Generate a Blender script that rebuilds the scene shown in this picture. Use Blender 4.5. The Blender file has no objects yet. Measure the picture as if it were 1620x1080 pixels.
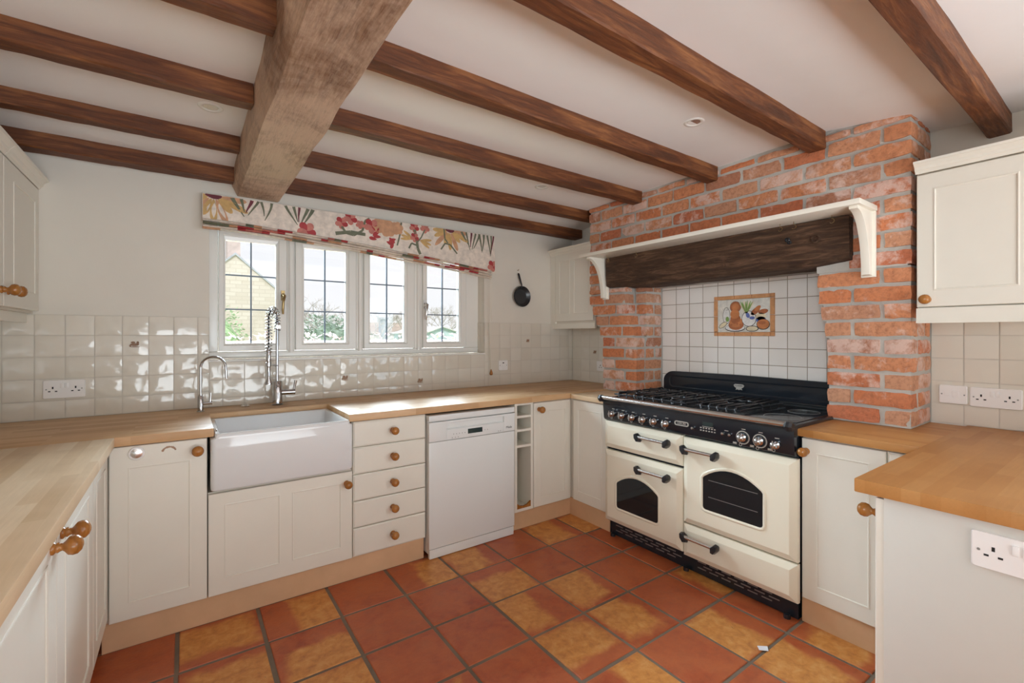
import bpy, bmesh, math, random
from mathutils import Vector, noise
random.seed(7)
SC = bpy.context.scene
COL = SC.collection
PI = math.pi

# ---------------------------------------------------------------- camera, world, sun, lights, exposure
F_PX = 728.1; YAW = 0.6174
cam_d = bpy.data.cameras.new('camera')
cam_d.sensor_width = 36.0
cam_d.lens = F_PX / 1620 * 36.0
cam_d.shift_y = -10.25 / 1620
cam_d.clip_start = 0.02; cam_d.clip_end = 300
cam = bpy.data.objects.new('camera', cam_d); COL.objects.link(cam)
cam.location = (0, 0, 1.3379); cam.rotation_euler = (PI / 2, 0, -YAW)
SC.camera = cam
SC.view_settings.view_transform = 'Standard'
SC.view_settings.look = 'None'
SC.view_settings.exposure = 0.0
SC.view_settings.gamma = 1.0
SC.view_settings.use_curve_mapping = False
try:
    SC.cycles.max_bounces = 10; SC.cycles.diffuse_bounces = 6
    SC.cycles.sample_clamp_indirect = 6.0
    SC.cycles.caustics_reflective = False; SC.cycles.caustics_refractive = False
except Exception:
    pass

w = bpy.data.worlds.new('overcast_sky'); SC.world = w; w.use_nodes = True
nt = w.node_tree; nt.nodes.clear()
wo = nt.nodes.new('ShaderNodeOutputWorld'); bg = nt.nodes.new('ShaderNodeBackground')
tc = nt.nodes.new('ShaderNodeTexCoord'); nz = nt.nodes.new('ShaderNodeTexNoise'); nz.inputs['Scale'].default_value = 2.2
nz.inputs['Detail'].default_value = 4
cr = nt.nodes.new('ShaderNodeValToRGB')
cr.color_ramp.elements[0].position = .3; cr.color_ramp.elements[0].color = (.80, .80, .82, 1)
cr.color_ramp.elements[1].position = .7; cr.color_ramp.elements[1].color = (.90, .87, .84, 1)
nt.links.new(tc.outputs['Generated'], nz.inputs['Vector']); nt.links.new(nz.outputs['Fac'], cr.inputs['Fac'])
nt.links.new(cr.outputs['Color'], bg.inputs['Color']); bg.inputs['Strength'].default_value = 1.28
nt.links.new(bg.outputs[0], wo.inputs[0])

def area(name, loc, target, sx, sy, power, col=(1, 1, 1), spread=None):
    l = bpy.data.lights.new(name, 'AREA'); l.shape = 'RECTANGLE'; l.size = sx; l.size_y = sy
    l.energy = power; l.color = col
    if spread: l.spread = spread
    o = bpy.data.objects.new(name, l); COL.objects.link(o); o.location = loc
    o.rotation_euler = (Vector(target) - Vector(loc)).to_track_quat('-Z', 'Y').to_euler()
    return o
sun = bpy.data.lights.new('sun', 'SUN'); sun.energy = 2.0; sun.angle = math.radians(6); sun.color = (1, .95, .88)
so = bpy.data.objects.new('sun', sun); COL.objects.link(so)
so.rotation_euler = Vector((.25, .75, -.75)).to_track_quat('-Z', 'Y').to_euler()
# daylight through the kitchen window and from the unseen dining end, plus added fills
area('window_daylight', (-.1, 7.0, 3.85), (1.3, 1.9, .9), 9.0, 2.3, 4400, (.74, .90, 1.0))
area('ceiling_fill_light', (.9, -2.6, .65), (1.1, -.6, 2.5), 2.4, 1.2, 66, (.86, .95, 1.0), 1.9)  # added uplight near the rear opening to brighten the ceiling
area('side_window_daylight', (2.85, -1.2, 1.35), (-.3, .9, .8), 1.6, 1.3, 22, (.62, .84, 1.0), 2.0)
area('recess_fill_light', (-.85, -.05, 1.6), (2.9, 1.75, 1.2), .9, .9, 6.5, (.78, .91, 1.0), .9)  # added fill aimed at the range recess, no window in the left wall

# ---------------------------------------------------------------- materials
def mat(name, col=(.8, .8, .8), rough=.5, metal=0, spec=None, coat=0, trans=0, ior=None):
    m = bpy.data.materials.new(name); m.use_nodes = True
    b = m.node_tree.nodes['Principled BSDF']
    b.inputs['Base Color'].default_value = (*col, 1); b.inputs['Roughness'].default_value = rough
    b.inputs['Metallic'].default_value = metal
    if spec is not None: b.inputs['Specular IOR Level'].default_value = spec
    if coat: b.inputs['Coat Weight'].default_value = coat; b.inputs['Coat Roughness'].default_value = .05
    if trans: b.inputs['Transmission Weight'].default_value = trans
    if ior: b.inputs['IOR'].default_value = ior
    m.diffuse_color = (*col, 1)
    return m
class G:
    def __init__(s, m): s.m = m; s.t = m.node_tree; s.b = s.t.nodes['Principled BSDF']
    def n(s, typ, **kw):
        o = s.t.nodes.new(typ)
        for k, v in kw.items():
            if k in o.inputs: o.inputs[k].default_value = v
            else: setattr(o, k, v)
        return o
    def l(s, a, b): s.t.links.new(a, b)
    def coord(s, scale=(1, 1, 1), kind='Object', rot=(0, 0, 0)):
        t = s.n('ShaderNodeTexCoord'); mp = s.n('ShaderNodeMapping')
        mp.inputs['Scale'].default_value = scale; mp.inputs['Rotation'].default_value = rot
        s.l(t.outputs[kind], mp.inputs['Vector']); return mp.outputs['Vector']
    def noise(s, vec, scale, detail=4, rough=.6, dist=0):
        o = s.n('ShaderNodeTexNoise'); o.inputs['Scale'].default_value = scale; o.inputs['Detail'].default_value = detail
        o.inputs['Roughness'].default_value = rough; o.inputs['Distortion'].default_value = dist
        if vec is not None: s.l(vec, o.inputs['Vector'])
        return o.outputs['Fac']
    def ramp(s, fac, stops):
        r = s.n('ShaderNodeValToRGB'); e = r.color_ramp.elements
        while len(e) < len(stops): e.new(.5)
        for x, (p, c) in zip(e, stops): x.position = p; x.color = (*c, 1) if len(c) == 3 else c
        s.l(fac, r.inputs['Fac']); return r.outputs['Color']
    def mix(s, fac, a, b, blend='MIX'):
        o = s.n('ShaderNodeMix', data_type='RGBA', blend_type=blend)
        for sock, v in ((o.inputs[0], fac), (o.inputs[6], a), (o.inputs[7], b)):
            if hasattr(v, 'is_linked'): s.l(v, sock)
            elif isinstance(v, (int, float)): sock.default_value = v
            else: sock.default_value = (*v, 1)
        return o.outputs[2]
    def math(s, op, a, b=0.0):
        o = s.n('ShaderNodeMath', operation=op)
        for sock, v in ((o.inputs[0], a), (o.inputs[1], b)):
            if hasattr(v, 'is_linked'): s.l(v, sock)
            else: sock.default_value = v
        return o.outputs[0]
    def bump(s, h, strength=.3, dist=.01):
        o = s.n('ShaderNodeBump'); o.inputs['Strength'].default_value = strength; o.inputs['Distance'].default_value = dist
        s.l(h, o.inputs['Height']); s.l(o.outputs[0], s.b.inputs['Normal'])
    def col(s, c): s.l(c, s.b.inputs['Base Color'])
    def rough(s, c): s.l(c, s.b.inputs['Roughness'])
M = {}
def paint(name, c, rough=.45, amp=.06, bumpy=.05, spec=.4):
    m = mat(name, c, rough, spec=spec); g = G(m)
    n = g.noise(g.coord(), 3.5, 5)
    lo = tuple(x * (1 - amp) for x in c); hi = tuple(min(1, x * (1 + amp * .5)) for x in c)
    g.col(g.ramp(n, [(.3, lo), (.7, hi)]))
    g.bump(g.noise(g.coord(), 140, 2), bumpy, .002); M[name] = m; return m
paint('wall_paint', (.76, .715, .635), .75, .03, .1)
paint('ceiling_paint', (.84, .815, .795), .8, .02, .08)
paint('cream_paint', (.80, .765, .675), .34, .03, .03)
paint('panel_paint', (.68, .665, .61), .45, .03, .03)
paint('grey_cream_paint', (.72, .67, .58), .5, .05)
paint('shelf_paint', (.84, .80, .70), .35, .02)
paint('white_frame', (.86, .85, .81), .22, .015, .01)
paint('enamel_cream', (.83, .77, .62), .13, .01, 0)
paint('mortar', (.50, .475, .43), .95, .25, 1.0)
paint('grout', (.66, .61, .53), .9, .08, .3)
paint('white_plastic', (.88, .86, .84), .25, .01, 0)
paint('dishwasher_white', (.77, .78, .765), .16, .01, 0)
paint('sink_ceramic', (.76, .765, .765), .07, .01, 0)
paint('plinth_wood', (.68, .44, .26), .5, .12, .1)
paint('decor_print', (.40, .24, .15), .5, .3, 0)
M['black'] = mat('black_enamel', (.014, .018, .024), .14)
M['black_matt'] = mat('black_iron', (.020, .021, .024), .27)
M['hob'] = mat('hob_steel', (.045, .05, .055), .2, .5)
M['dark'] = mat('dark_gap', (.012, .011, .010), .8)
M['chrome'] = mat('chrome', (.56, .57, .59), .10, 1)
M['steel'] = mat('brushed_steel', (.74, .73, .72), .24, 1)
M['brass'] = mat('aged_brass', (.42, .30, .14), .3, 1)
M['lead'] = mat('lead_strip', (.16, .20, .25), .5, .4)
M['dark_glass'] = mat('oven_glass', (.012, .016, .018), .04)
M['silver_print'] = mat('silver_print', (.60, .59, .55), .35, .6)
M['paper'] = mat('paper', (.85, .85, .9), .6)
M['rope'] = mat('cord', (.72, .66, .55), .8)
M['slot'] = mat('slot_metal', (.30, .30, .29), .4, .6)
M['screen'] = mat('display', (.02, .035, .035), .1)
gl = mat('window_glass', (1, 1, 1), 0, trans=0); M['glass'] = gl
g = G(gl); tr = g.n('ShaderNodeBsdfTransparent'); gs = g.n('ShaderNodeBsdfGlossy'); gs.inputs['Roughness'].default_value = 0
fr = g.n('ShaderNodeFresnel'); fr.inputs['IOR'].default_value = 1.45; mx = g.n('ShaderNodeMixShader')
tr.inputs['Color'].default_value = (.97, .985, 1, 1)
g.l(fr.outputs[0], mx.inputs[0]); g.l(tr.outputs[0], mx.inputs[1]); g.l(gs.outputs[0], mx.inputs[2])
g.l(mx.outputs[0], g.t.nodes['Material Output'].inputs['Surface'])

def tile_glaze(key='tile', k=1.0):
    m = mat('wall_tile_glaze', (.78, .73, .64), .09); g = G(m)
    a = g.n('ShaderNodeAttribute', attribute_name='rnd')
    n = g.noise(g.coord(), 5, 3)
    c = g.ramp(a.outputs['Fac'], [(0, (.72 * k, .67 * k, .575 * k ** 1.6)), (1, (.77 * k, .725 * k, .64 * k ** 1.6))])
    g.col(g.mix(g.math('MULTIPLY', n, .3), c, (.70 * k, .64 * k, .55 * k)))
    g.bump(g.noise(g.coord(), 13, 1, .4), .5, .010); M[key] = m
tile_glaze(); tile_glaze('lit_tile', 1.13)  # recess copy of the same tile, lightened to paint in missing light

def floor_tile():
    m = mat('terracotta_tile', (.5, .2, .1), .34); g = G(m)
    rnd = g.n('ShaderNodeAttribute', attribute_name='rnd').outputs['Fac']
    rn2 = g.n('ShaderNodeAttribute', attribute_name='rnb').outputs['Fac']
    uv = g.n('ShaderNodeAttribute', attribute_name='tuv')
    sp = g.n('ShaderNodeSeparateXYZ'); g.l(uv.outputs['Vector'], sp.inputs[0])
    co = g.coord()
    n1 = g.noise(co, 6, 5, .6, .6); n2 = g.noise(co, 22, 6, .65, .3); n3 = g.noise(co, 70, 4, .7)
    ox = g.math('SUBTRACT', rnd, .5); oy = g.math('SUBTRACT', rn2, .5)
    dx = g.math('ABSOLUTE', g.math('ADD', sp.outputs[0], g.math('MULTIPLY', ox, 1.1)))
    dy = g.math('ABSOLUTE', g.math('ADD', sp.outputs[1], g.math('MULTIPLY', oy, .7)))
    d = g.math('MAXIMUM', dx, g.math('MULTIPLY', dy, .72))
    d = g.math('ADD', d, g.math('MULTIPLY', g.math('SUBTRACT', g.noise(co, 6.5, 3, .5, .6), .5), .75))
    # some tiles have almost no yellow heart
    sh = g.math('MULTIPLY', g.math('GREATER_THAN', g.math('FRACT', g.math('MULTIPLY', rnd, 7.31)), .60), 2.0)
    d = g.math('ADD', d, sh)
    red = g.mix(g.ramp(n1, [(.35, (0, 0, 0)), (.62, (.6, .6, .6))]), g.ramp(n2, [(.25, (.24, .036, .010)), (.5, (.38, .066, .018)), (.78, (.50, .11, .034))]), (.54, .155, .05))
    red = g.mix(g.math('MULTIPLY', rn2, .3), red, (.48, .14, .06))
    yel = g.ramp(n2, [(.25, (.40, .13, .026)), (.5, (.62, .255, .060)), (.8, (.76, .42, .16))])
    fac = g.ramp(d, [(.58, (1, 1, 1)), (.80, (0, 0, 0))])
    c = g.mix(fac, red, yel)
    spots = g.ramp(g.noise(co, 38, 3, .8, 1.2), [(.24, (1, 1, 1)), (.31, (0, 0, 0))])
    c = g.mix(g.math('MULTIPLY', spots, .6), c, (.10, .05, .03))
    g.col(c); g.rough(g.ramp(n2, [(.2, (.25, .28, .28)), (.8, (.48, .48, .48))]))
    g.bump(g.math('ADD', n3, g.math('MULTIPLY', n2, 2)), .25, .004); M['floor_tile'] = m
floor_tile()
paint('recess_grout', (.36, .29, .22), .9, .1, .3)
paint('floor_grout', (.22, .17, .125), .9, .3, .8)

def butcher(name, c1, c2, c3, axis='X'):
    m = mat(name, c1, .44, spec=.35); g = G(m)
    rot = (0, 0, 0) if axis == 'X' else (0, 0, PI / 2)
    co = g.coord(rot=rot)
    bt = g.n('ShaderNodeTexBrick'); bt.offset = .37; bt.offset_frequency = 2; bt.squash = 1
    g.l(co, bt.inputs['Vector'])
    for k, v in (('Scale', 1), ('Mortar Size', .0004), ('Mortar Smooth', 0), ('Bias', -.1), ('Brick Width', .43), ('Row Height', .042)):
        bt.inputs[k].default_value = v
    bt.inputs['Color1'].default_value = (0, 0, 0, 1); bt.inputs['Color2'].default_value = (1, 1, 1, 1); bt.inputs['Mortar'].default_value = (.35, .35, .35, 1)
    base = g.ramp(bt.outputs['Color'], [(0, c1), (.45, c2), (1, c3)])
    mp = g.n('ShaderNodeMapping'); mp.inputs['Scale'].default_value = (2.2, 26, 26); g.l(co, mp.inputs['Vector'])
    gr = g.noise(mp.outputs[0], 5, 5, .6, .4)
    big = g.noise(co, 2.3, 3)
    c = g.mix(g.math('MULTIPLY', gr, .42), base, tuple(x * .62 for x in c1))
    c = g.mix(g.ramp(big, [(.45, (0, 0, 0)), (.75, (.35, .35, .35))]), c, tuple(min(1, x * 1.15) for x in c3))
    g.col(c); g.bump(gr, .06, .001); M[name] = m
butcher('beech_x', (.57, .33, .155), (.67, .42, .215), (.76, .53, .32), 'X')
butcher('beech_y_lit', (.62, .41, .22), (.74, .53, .32), (.83, .66, .46), 'Y')  # same beech, paler: bright light on the left worktop put into the colour
butcher('honey_x', (.46, .20, .055), (.53, .245, .075), (.58, .30, .11), 'X')
butcher('honey_y', (.46, .20, .055), (.53, .245, .075), (.58, .30, .11), 'Y')

def timber(name, c1, c2, c3, axis=0, rough=.45, scale=1.0, bump=.4, worn=None):
    m = mat(name, c2, rough); g = G(m)
    s = [14, 14, 14]; s[axis] = 1.3
    co = g.coord(tuple(x * scale for x in s))
    wv = g.noise(co, 1.6, 7, .62, 1.0)
    co2 = g.coord(tuple(x * scale * 5 for x in s)); fine = g.noise(co2, 1.8, 4, .7)
    c = g.ramp(wv, [(.28, c1), (.5, c2), (.74, c3)])
    c = g.mix(g.math('MULTIPLY', fine, .4), c, tuple(x * .55 for x in c2))
    s3 = [7, 7, 7]; s3[axis] = 2.6
    kn = g.n('ShaderNodeTexVoronoi'); kn.inputs['Scale'].default_value = .55; g.l(g.coord(tuple(s3)), kn.inputs['Vector'])
    k = g.ramp(kn.outputs['Distance'], [(.05, (.85, .85, .85)), (.13, (0, 0, 0))])
    c = g.mix(k, c, tuple(x * .35 for x in c1))
    if worn:
        b = g.noise(g.coord(), 2.4, 6, .7, .5); tx = g.noise(co2, 1.3, 5, .7)
        f = g.ramp(g.math('ADD', b, g.math('MULTIPLY', tx, .35)), [(.5, (0, 0, 0)), (.75, (.8, .8, .8))])
        c = g.mix(f, c, worn)
    g.col(c); g.rough(g.ramp(fine, [(.2, (rough * .8,) * 3), (.8, (min(1, rough * 1.35),) * 3)]))
    g.bump(g.math('ADD', wv, fine), bump, .004); M[name] = m
timber('joist_wood', (.045, .012, .003), (.14, .040, .010), (.34, .13, .038), 0, .55, 1.5)
timber('girder_wood', (.09, .032, .012), (.25, .115, .05), (.46, .27, .15), 1, .5, 1.5, 1.3, (.74, .54, .39))  # pale patches: wear plus window sheen put into the colour
timber('lintel_wood', (.030, .014, .007), (.085, .040, .019), (.26, .14, .078), 1, .7, 1.9, 2.2)
timber('knob_wood', (.27, .095, .018), (.42, .165, .035), (.52, .24, .065), 2, .22, 1.6, .1)
timber('rear_trim_wood', (.3, .15, .07), (.4, .2, .1), (.5, .3, .15), 0)

def brick_mat():
    m = mat('reclaimed_brick', (.5, .2, .1), .82); g = G(m)
    rnd = g.n('ShaderNodeAttribute', attribute_name='rnd').outputs['Fac']
    rnb = g.n('ShaderNodeAttribute', attribute_name='rnb').outputs['Fac']
    co = g.coord()
    n1 = g.noise(co, 11, 6, .65, .5); n2 = g.noise(co, 48, 5, .7); n3 = g.noise(co, 13, 6, .68, .3)
    c = g.ramp(rnd, [(0, (.48, .10, .035)), (.25, (.60, .17, .05)), (.55, (.62, .25, .11)), (.85, (.56, .30, .18)), (1, (.30, .10, .055))])
    c = g.mix(g.math('MULTIPLY', n1, .6), c, (.68, .33, .19))
    c = g.mix(g.ramp(n2, [(.3, (.55,) * 3), (.55, (0, 0, 0))]), c, (.22, .07, .035))
    lime = g.math('ADD', n3, g.math('MULTIPLY', g.math('SUBTRACT', rnb, .5), .36))
    c = g.mix(g.ramp(lime, [(.54, (0, 0, 0)), (.70, (.8,) * 3)]), c, (.74, .54, .46))
    g.col(c); g.bump(g.math('ADD', n1, g.math('MULTIPLY', n2, .7)), .9, .008); M['brick'] = m
brick_mat()
def pattern_mat(name, c, rough=.85, amp=.2, sc=9):
    m = mat(name, c, rough); g = G(m); n = g.noise(g.coord(), sc, 4, .6, .4)
    g.col(g.ramp(n, [(.25, tuple(x * (1 - amp) for x in c)), (.75, tuple(min(1, x * (1 + amp)) for x in c))])); M[name] = m; return m
for n, c in dict(fabric=(.78, .69, .60), f_red=(.42, .045, .05), f_pink=(.56, .20, .16), f_yel=(.62, .40, .16), f_peach=(.60, .33, .19), f_green=(.16, .17, .11), f_plum=(.16, .035, .05),
                 pic_bg=(.70, .67, .60), pic_brown=(.40, .13, .05), pic_orange=(.55, .20, .07), pic_green=(.22, .34, .09), pic_blue=(.12, .16, .42), pic_white=(.78, .76, .72), pic_cream=(.72, .62, .42), pic_dark=(.05, .04, .035),
                 terracotta_border=(.62, .30, .13)).items():
    pattern_mat(n, c, .6, .22, 25)
for n, c in dict(stone=(.74, .66, .52), ext_brick=(.66, .55, .54), slate=(.50, .54, .60), lawn=(.30, .36, .16), hedge_red=(.72, .50, .47), leaf_green=(.42, .60, .34), leaf_blue=(.42, .54, .46), bark=(.62, .59, .58), shed_blue=(.62, .80, .90), shed_roof=(.78, .80, .82), tile_roof=(.50, .42, .36), render_wall=(.8, .78, .74)).items():
    pattern_mat(n, c, .9, .25, 3)
# coursed stone for the gable
g = G(M['stone']); bt = g.n('ShaderNodeTexBrick'); g.l(g.coord(rot=(PI / 2, 0, 0)), bt.inputs['Vector'])
for k, v in (('Scale', 1), ('Mortar Size', .012), ('Brick Width', .34), ('Row Height', .13)): bt.inputs[k].default_value = v
bt.inputs['Color1'].default_value = (.80, .745, .67, 1); bt.inputs['Color2'].default_value = (.70, .635, .55, 1); bt.inputs['Mortar'].default_value = (.66, .60, .52, 1)
g.col(bt.outputs['Color'])
m = mat('hob_ring', (.03, .033, .036), .35); M['hob_ring'] = m

# ---------------------------------------------------------------- mesh building
class Fr:                                   # a front: a along, b up, d out of the face
    def __init__(s, o, a, n): s.o = Vector(o); s.a = Vector(a); s.n = Vector(n)
    def __call__(s, a, b, d): return s.o + s.a * a + Vector((0, 0, b)) + s.n * d
def W(x, y, z): return Vector((x, y, z))
class MB:
    def __init__(s, fr=W): s.v = []; s.f = []; s.mi = []; s.fr = fr; s.cur = 0; s.sm = []; s.smooth = False
    def _add(s, pts, faces):
        b = len(s.v); s.v += [tuple(p) for p in pts]
        for f in faces: s.f.append([b + i for i in f]); s.mi.append(s.cur)
        return s
    def box(s, a0, a1, b0, b1, c0, c1, fr=None):
        fr = fr or s.fr
        P = [fr(x, y, z) for x in (a0, a1) for y in (b0, b1) for z in (c0, c1)]
        return s._add(P, [(0, 1, 3, 2), (4, 6, 7, 5), (0, 4, 5, 1), (2, 3, 7, 6), (0, 2, 6, 4), (1, 5, 7, 3)])
    def loft(s, rings, cap0=True, cap1=True, closed=False):
        n = len(rings[0]); pts = [p for r in rings for p in r]; fs = []
        R = len(rings)
        for i in range(R if closed else R - 1):
            for j in range(n):
                k = (j + 1) % n; i2 = (i + 1) % R
                fs.append((i * n + j, i * n + k, i2 * n + k, i2 * n + j))
        if cap0 and not closed: fs.append(tuple(range(n))[::-1])
        if cap1 and not closed: fs.append(tuple((R - 1) * n + j for j in range(n)))
        return s._add(pts, fs)
    def prism(s, poly, c0, c1, fr=None, bev=0):   # poly in (a,b), from depth c0 to c1
        fr = fr or s.fr
        if bev:
            cx = sum(p[0] for p in poly) / len(poly); cy = sum(p[1] for p in poly) / len(poly)
            def sh(p):
                dx, dy = p[0] - cx, p[1] - cy; L = math.hypot(dx, dy) or 1; k = (L - bev * 1.3) / L
                return (cx + dx * k, cy + dy * k)
            top = [sh(p) for p in poly]
            return s.loft([[fr(*p, c0) for p in poly], [fr(*p, c1 - bev) for p in poly], [fr(*p, c1) for p in top]])
        return s.loft([[fr(*p, c0) for p in poly], [fr(*p, c1) for p in poly]])
    def tube(s, pts, r, seg=8, cap=True):
        pts = [Vector(p) for p in pts]; rs = r if isinstance(r, (list, tuple)) else [r] * len(pts)
        rings = []; up = None
        for i, p in enumerate(pts):
            t = (pts[min(i + 1, len(pts) - 1)] - pts[max(i - 1, 0)]).normalized()
            if up is None: up = Vector((0, 0, 1)) if abs(t.z) < .9 else Vector((1, 0, 0))
            u = t.cross(up)
            if u.length < 1e-5: u = t.cross(Vector((0, 1, 0)))
            u.normalize(); v = u.cross(t).normalized(); up = v
            rings.append([p + (u * math.cos(2 * PI * k / seg) + v * math.sin(2 * PI * k / seg)) * rs[i] for k in range(seg)])
        return s.loft(rings, cap, cap)
    def lathe(s, prof, o, ax=(0, 0, 1), seg=20, closed=False):   # prof [(r,h)]
        ax = Vector(ax).normalized(); o = Vector(o)
        u = ax.cross(Vector((0, 0, 1)));
        if u.length < 1e-4: u = Vector((1, 0, 0))
        u.normalize(); v = ax.cross(u)
        rings = [[o + ax * h + (u * math.cos(2 * PI * k / seg) + v * math.sin(2 * PI * k / seg)) * max(r, 1e-5) for k in range(seg)] for r, h in prof]
        return s.loft(rings, not closed, not closed, closed)
    def build(s, name, m, parent=None, bevel=0, smooth=None, label=None, seg=2, keepn=False):
        me = bpy.data.meshes.new(name); org = Vector(parent['_o']) if parent is not None else s.org if hasattr(s, 'org') else Vector((0, 0, 0))
        me.from_pydata([Vector(p) - org for p in s.v], [], s.f)
        ms = m if isinstance(m, (list, tuple)) else [m]
        for x in ms: me.materials.append(M[x] if isinstance(x, str) else x)
        me.polygons.foreach_set('material_index', s.mi)
        bm = bmesh.new(); bm.from_mesh(me)
        if not keepn: bmesh.ops.recalc_face_normals(bm, faces=bm.faces)
        if bevel:
            ed = [e for e in bm.edges if len(e.link_faces) == 2 and e.calc_face_angle(0) > .6]
            bmesh.ops.bevel(bm, geom=ed, offset=bevel, segments=seg, affect='EDGES', profile=.6, clamp_overlap=True)
        bm.to_mesh(me); bm.free()
        if smooth is not None or bevel:
            me.polygons.foreach_set('use_smooth', [True] * len(me.polygons))
            me.set_sharp_from_angle(angle=math.radians(smooth or 35))
        o = bpy.data.objects.new(name, me); COL.objects.link(o)
        if parent is not None:
            o.parent = parent; o['_o'] = parent['_o']
        else:
            o.location = org; o['_o'] = tuple(org)
        if label: o['label'] = label
        return o
def tag(o, label, cat, group=None, kind=None):
    o['label'] = label; o['category'] = cat
    if group: o['group'] = group
    if kind: o['kind'] = kind
    return o
def thing(name, loc, label, cat, group=None, kind=None):
    o = bpy.data.objects.new(name, None); COL.objects.link(o); o.location = loc; o['_o'] = tuple(loc)
    o.empty_display_size = .1
    return tag(o, label, cat, group, kind)
def single(mb, name, m, loc, label, cat, group=None, **kw):
    mb.org = Vector(loc); return tag(mb.build(name, m, None, **kw), label, cat, group)
def struct(mb, name, m, **kw):
    o = mb.build(name, m, None, **kw); o['kind'] = 'structure'; return o
def text(body, parent, fr_o, a, n, size, m, name='lettering', up=(0, 0, 1), ext=.0004):
    c = bpy.data.curves.new(name, 'FONT'); c.body = body; c.size = size; c.align_x = 'CENTER'; c.align_y = 'CENTER'; c.extrude = ext
    c.materials.append(M[m])
    o = bpy.data.objects.new(name, c); COL.objects.link(o)
    from mathutils import Matrix
    a = Vector(a).normalized(); n = Vector(n).normalized(); u = n.cross(a)
    R = Matrix((a, u, n)).transposed().to_4x4()
    dg = bpy.context.evaluated_depsgraph_get(); me = bpy.data.meshes.new_from_object(o.evaluated_get(dg)); bpy.data.objects.remove(o); bpy.data.curves.remove(c)
    me.materials.clear(); me.materials.append(M[m]); o = bpy.data.objects.new(name, me); COL.objects.link(o)
    o.parent = parent; R.translation = Vector(fr_o) - Vector(parent['_o']); o.matrix_local = R
    return o
def rect(a0, a1, b0, b1, i=0): return [(a0 + i, b0 + i), (a1 - i, b0 + i), (a1 - i, b1 - i), (a0 + i, b1 - i)]
def rrect(a0, a1, b0, b1, r, n=4):
    out = []
    for cx, cy, s in ((a1 - r, b1 - r, 0), (a0 + r, b1 - r, 1), (a0 + r, b0 + r, 2), (a1 - r, b0 + r, 3)):
        for k in range(n + 1):
            t = (s + k / n) * PI / 2; out.append((cx + r * math.cos(t), cy + r * math.sin(t)))
    return out
def attr(o, name, vals, typ='FLOAT', dom='FACE'):
    at = o.data.attributes.new(name, typ, dom)
    at.data.foreach_set('value' if typ == 'FLOAT' else 'vector', vals)

# ---------------------------------------------------------------- room shell
XL, XR, YB, YR = -.95, 3.03, 3.266, -3.0
ZC = 2.395
prof = [(YR, 2.33), (-.2, 2.33), (.38, 2.333), (.66, 2.347), (.85, 2.375), (1.0, 2.394), (1.6, 2.386), (2.2, 2.38), (2.75, 2.369), (2.95, 2.345), (3.12, 2.315), (YB + .02, 2.305)]
mb = MB(); N = len(prof)
mb.loft([[W(x, y, z) for y, z in prof] + [W(x, y, 2.62) for y, z in reversed(prof)] for x in (XL - .02, XR + .02)])
ceil = struct(mb, 'ceiling', 'ceiling_paint', smooth=30)
# floor: grout bed and tiles
mb = MB(); mb.box(XL, XR, YR, YB, -.12, -.004)
p = .3195; gx = .929; gy = 2.25
cols = []; uvs = []; rb = []
mb.cur = 1
def tile_pillow(mb, fr, a0, a1, b0, b1, t, bev, dome, cut=1):
    rings = [(0, 0), (0, t - bev), (bev * .4, t - bev * .3), (bev * 1.2, t)]
    n0 = len(mb.f); mb.loft([[fr(*q, d) for q in rect(a0, a1, b0, b1, i)] for i, d in rings], False, True); return len(mb.f) - n0
FF = lambda a, b, d: W(a, b, d - .012)
tile_faces = []
i0 = int((XL - gx) / p) - 1; i1 = int((XR - gx) / p) + 1; j0 = int((YR - gy) / p) - 1; j1 = int((YB - gy) / p) + 1
for i in range(i0, i1 + 1):
    for j in range(j0, j1 + 1):
        a0, a1, b0, b1 = gx + i * p, gx + (i + 1) * p, gy + j * p, gy + (j + 1) * p
        if a0 > XR - .1 or b0 > YB - .1: continue
        gp = .0078; jt = lambda: random.uniform(-.0018, .0018)
        c = ((a0 + a1) / 2, (b0 + b1) / 2)
        r1, r2 = random.random(), random.random()
        st = len(mb.v); nf = tile_pillow(mb, FF, max(XL, a0 + gp + jt()), min(XR, a1 - gp + jt()), max(YR, b0 + gp + jt()), min(YB, b1 - gp + jt()), .012, .004, 0)
        sx = -1 if random.random() < .5 else 1; sw = random.random() < .5
        tile_faces.append((st, len(mb.v), c, r1, r2, sx, sw))
o = struct(mb, 'floor', ['floor_grout', 'floor_tile'])
def vattr(o, name, size, ranges, fn, typ='FLOAT', ncomp=1):
    vals = [0.0] * (size * ncomp)
    for st, en, *rest in ranges:
        for k in range(st, en):
            r = fn(k, rest)
            if ncomp == 1: vals[k] = r
            else: vals[k * ncomp:k * ncomp + ncomp] = r
    at = o.data.attributes.new(name, typ, 'POINT'); at.data.foreach_set('value' if typ == 'FLOAT' else 'vector', vals)
nv = len(o.data.vertices)
vattr(o, 'rnd', nv, tile_faces, lambda k, r: r[1]); vattr(o, 'rnb', nv, tile_faces, lambda k, r: r[2])
def tuv(k, r):
    c = r[0]; v = o.data.vertices[k].co; a = (v.x - c[0]) / (p / 2); b = (v.y - c[1]) / (p / 2)
    if r[4]: a, b = b, a
    return (a * r[3], b, 0)
vattr(o, 'tuv', nv, tile_faces, tuv, 'FLOAT_VECTOR', 3)

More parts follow.
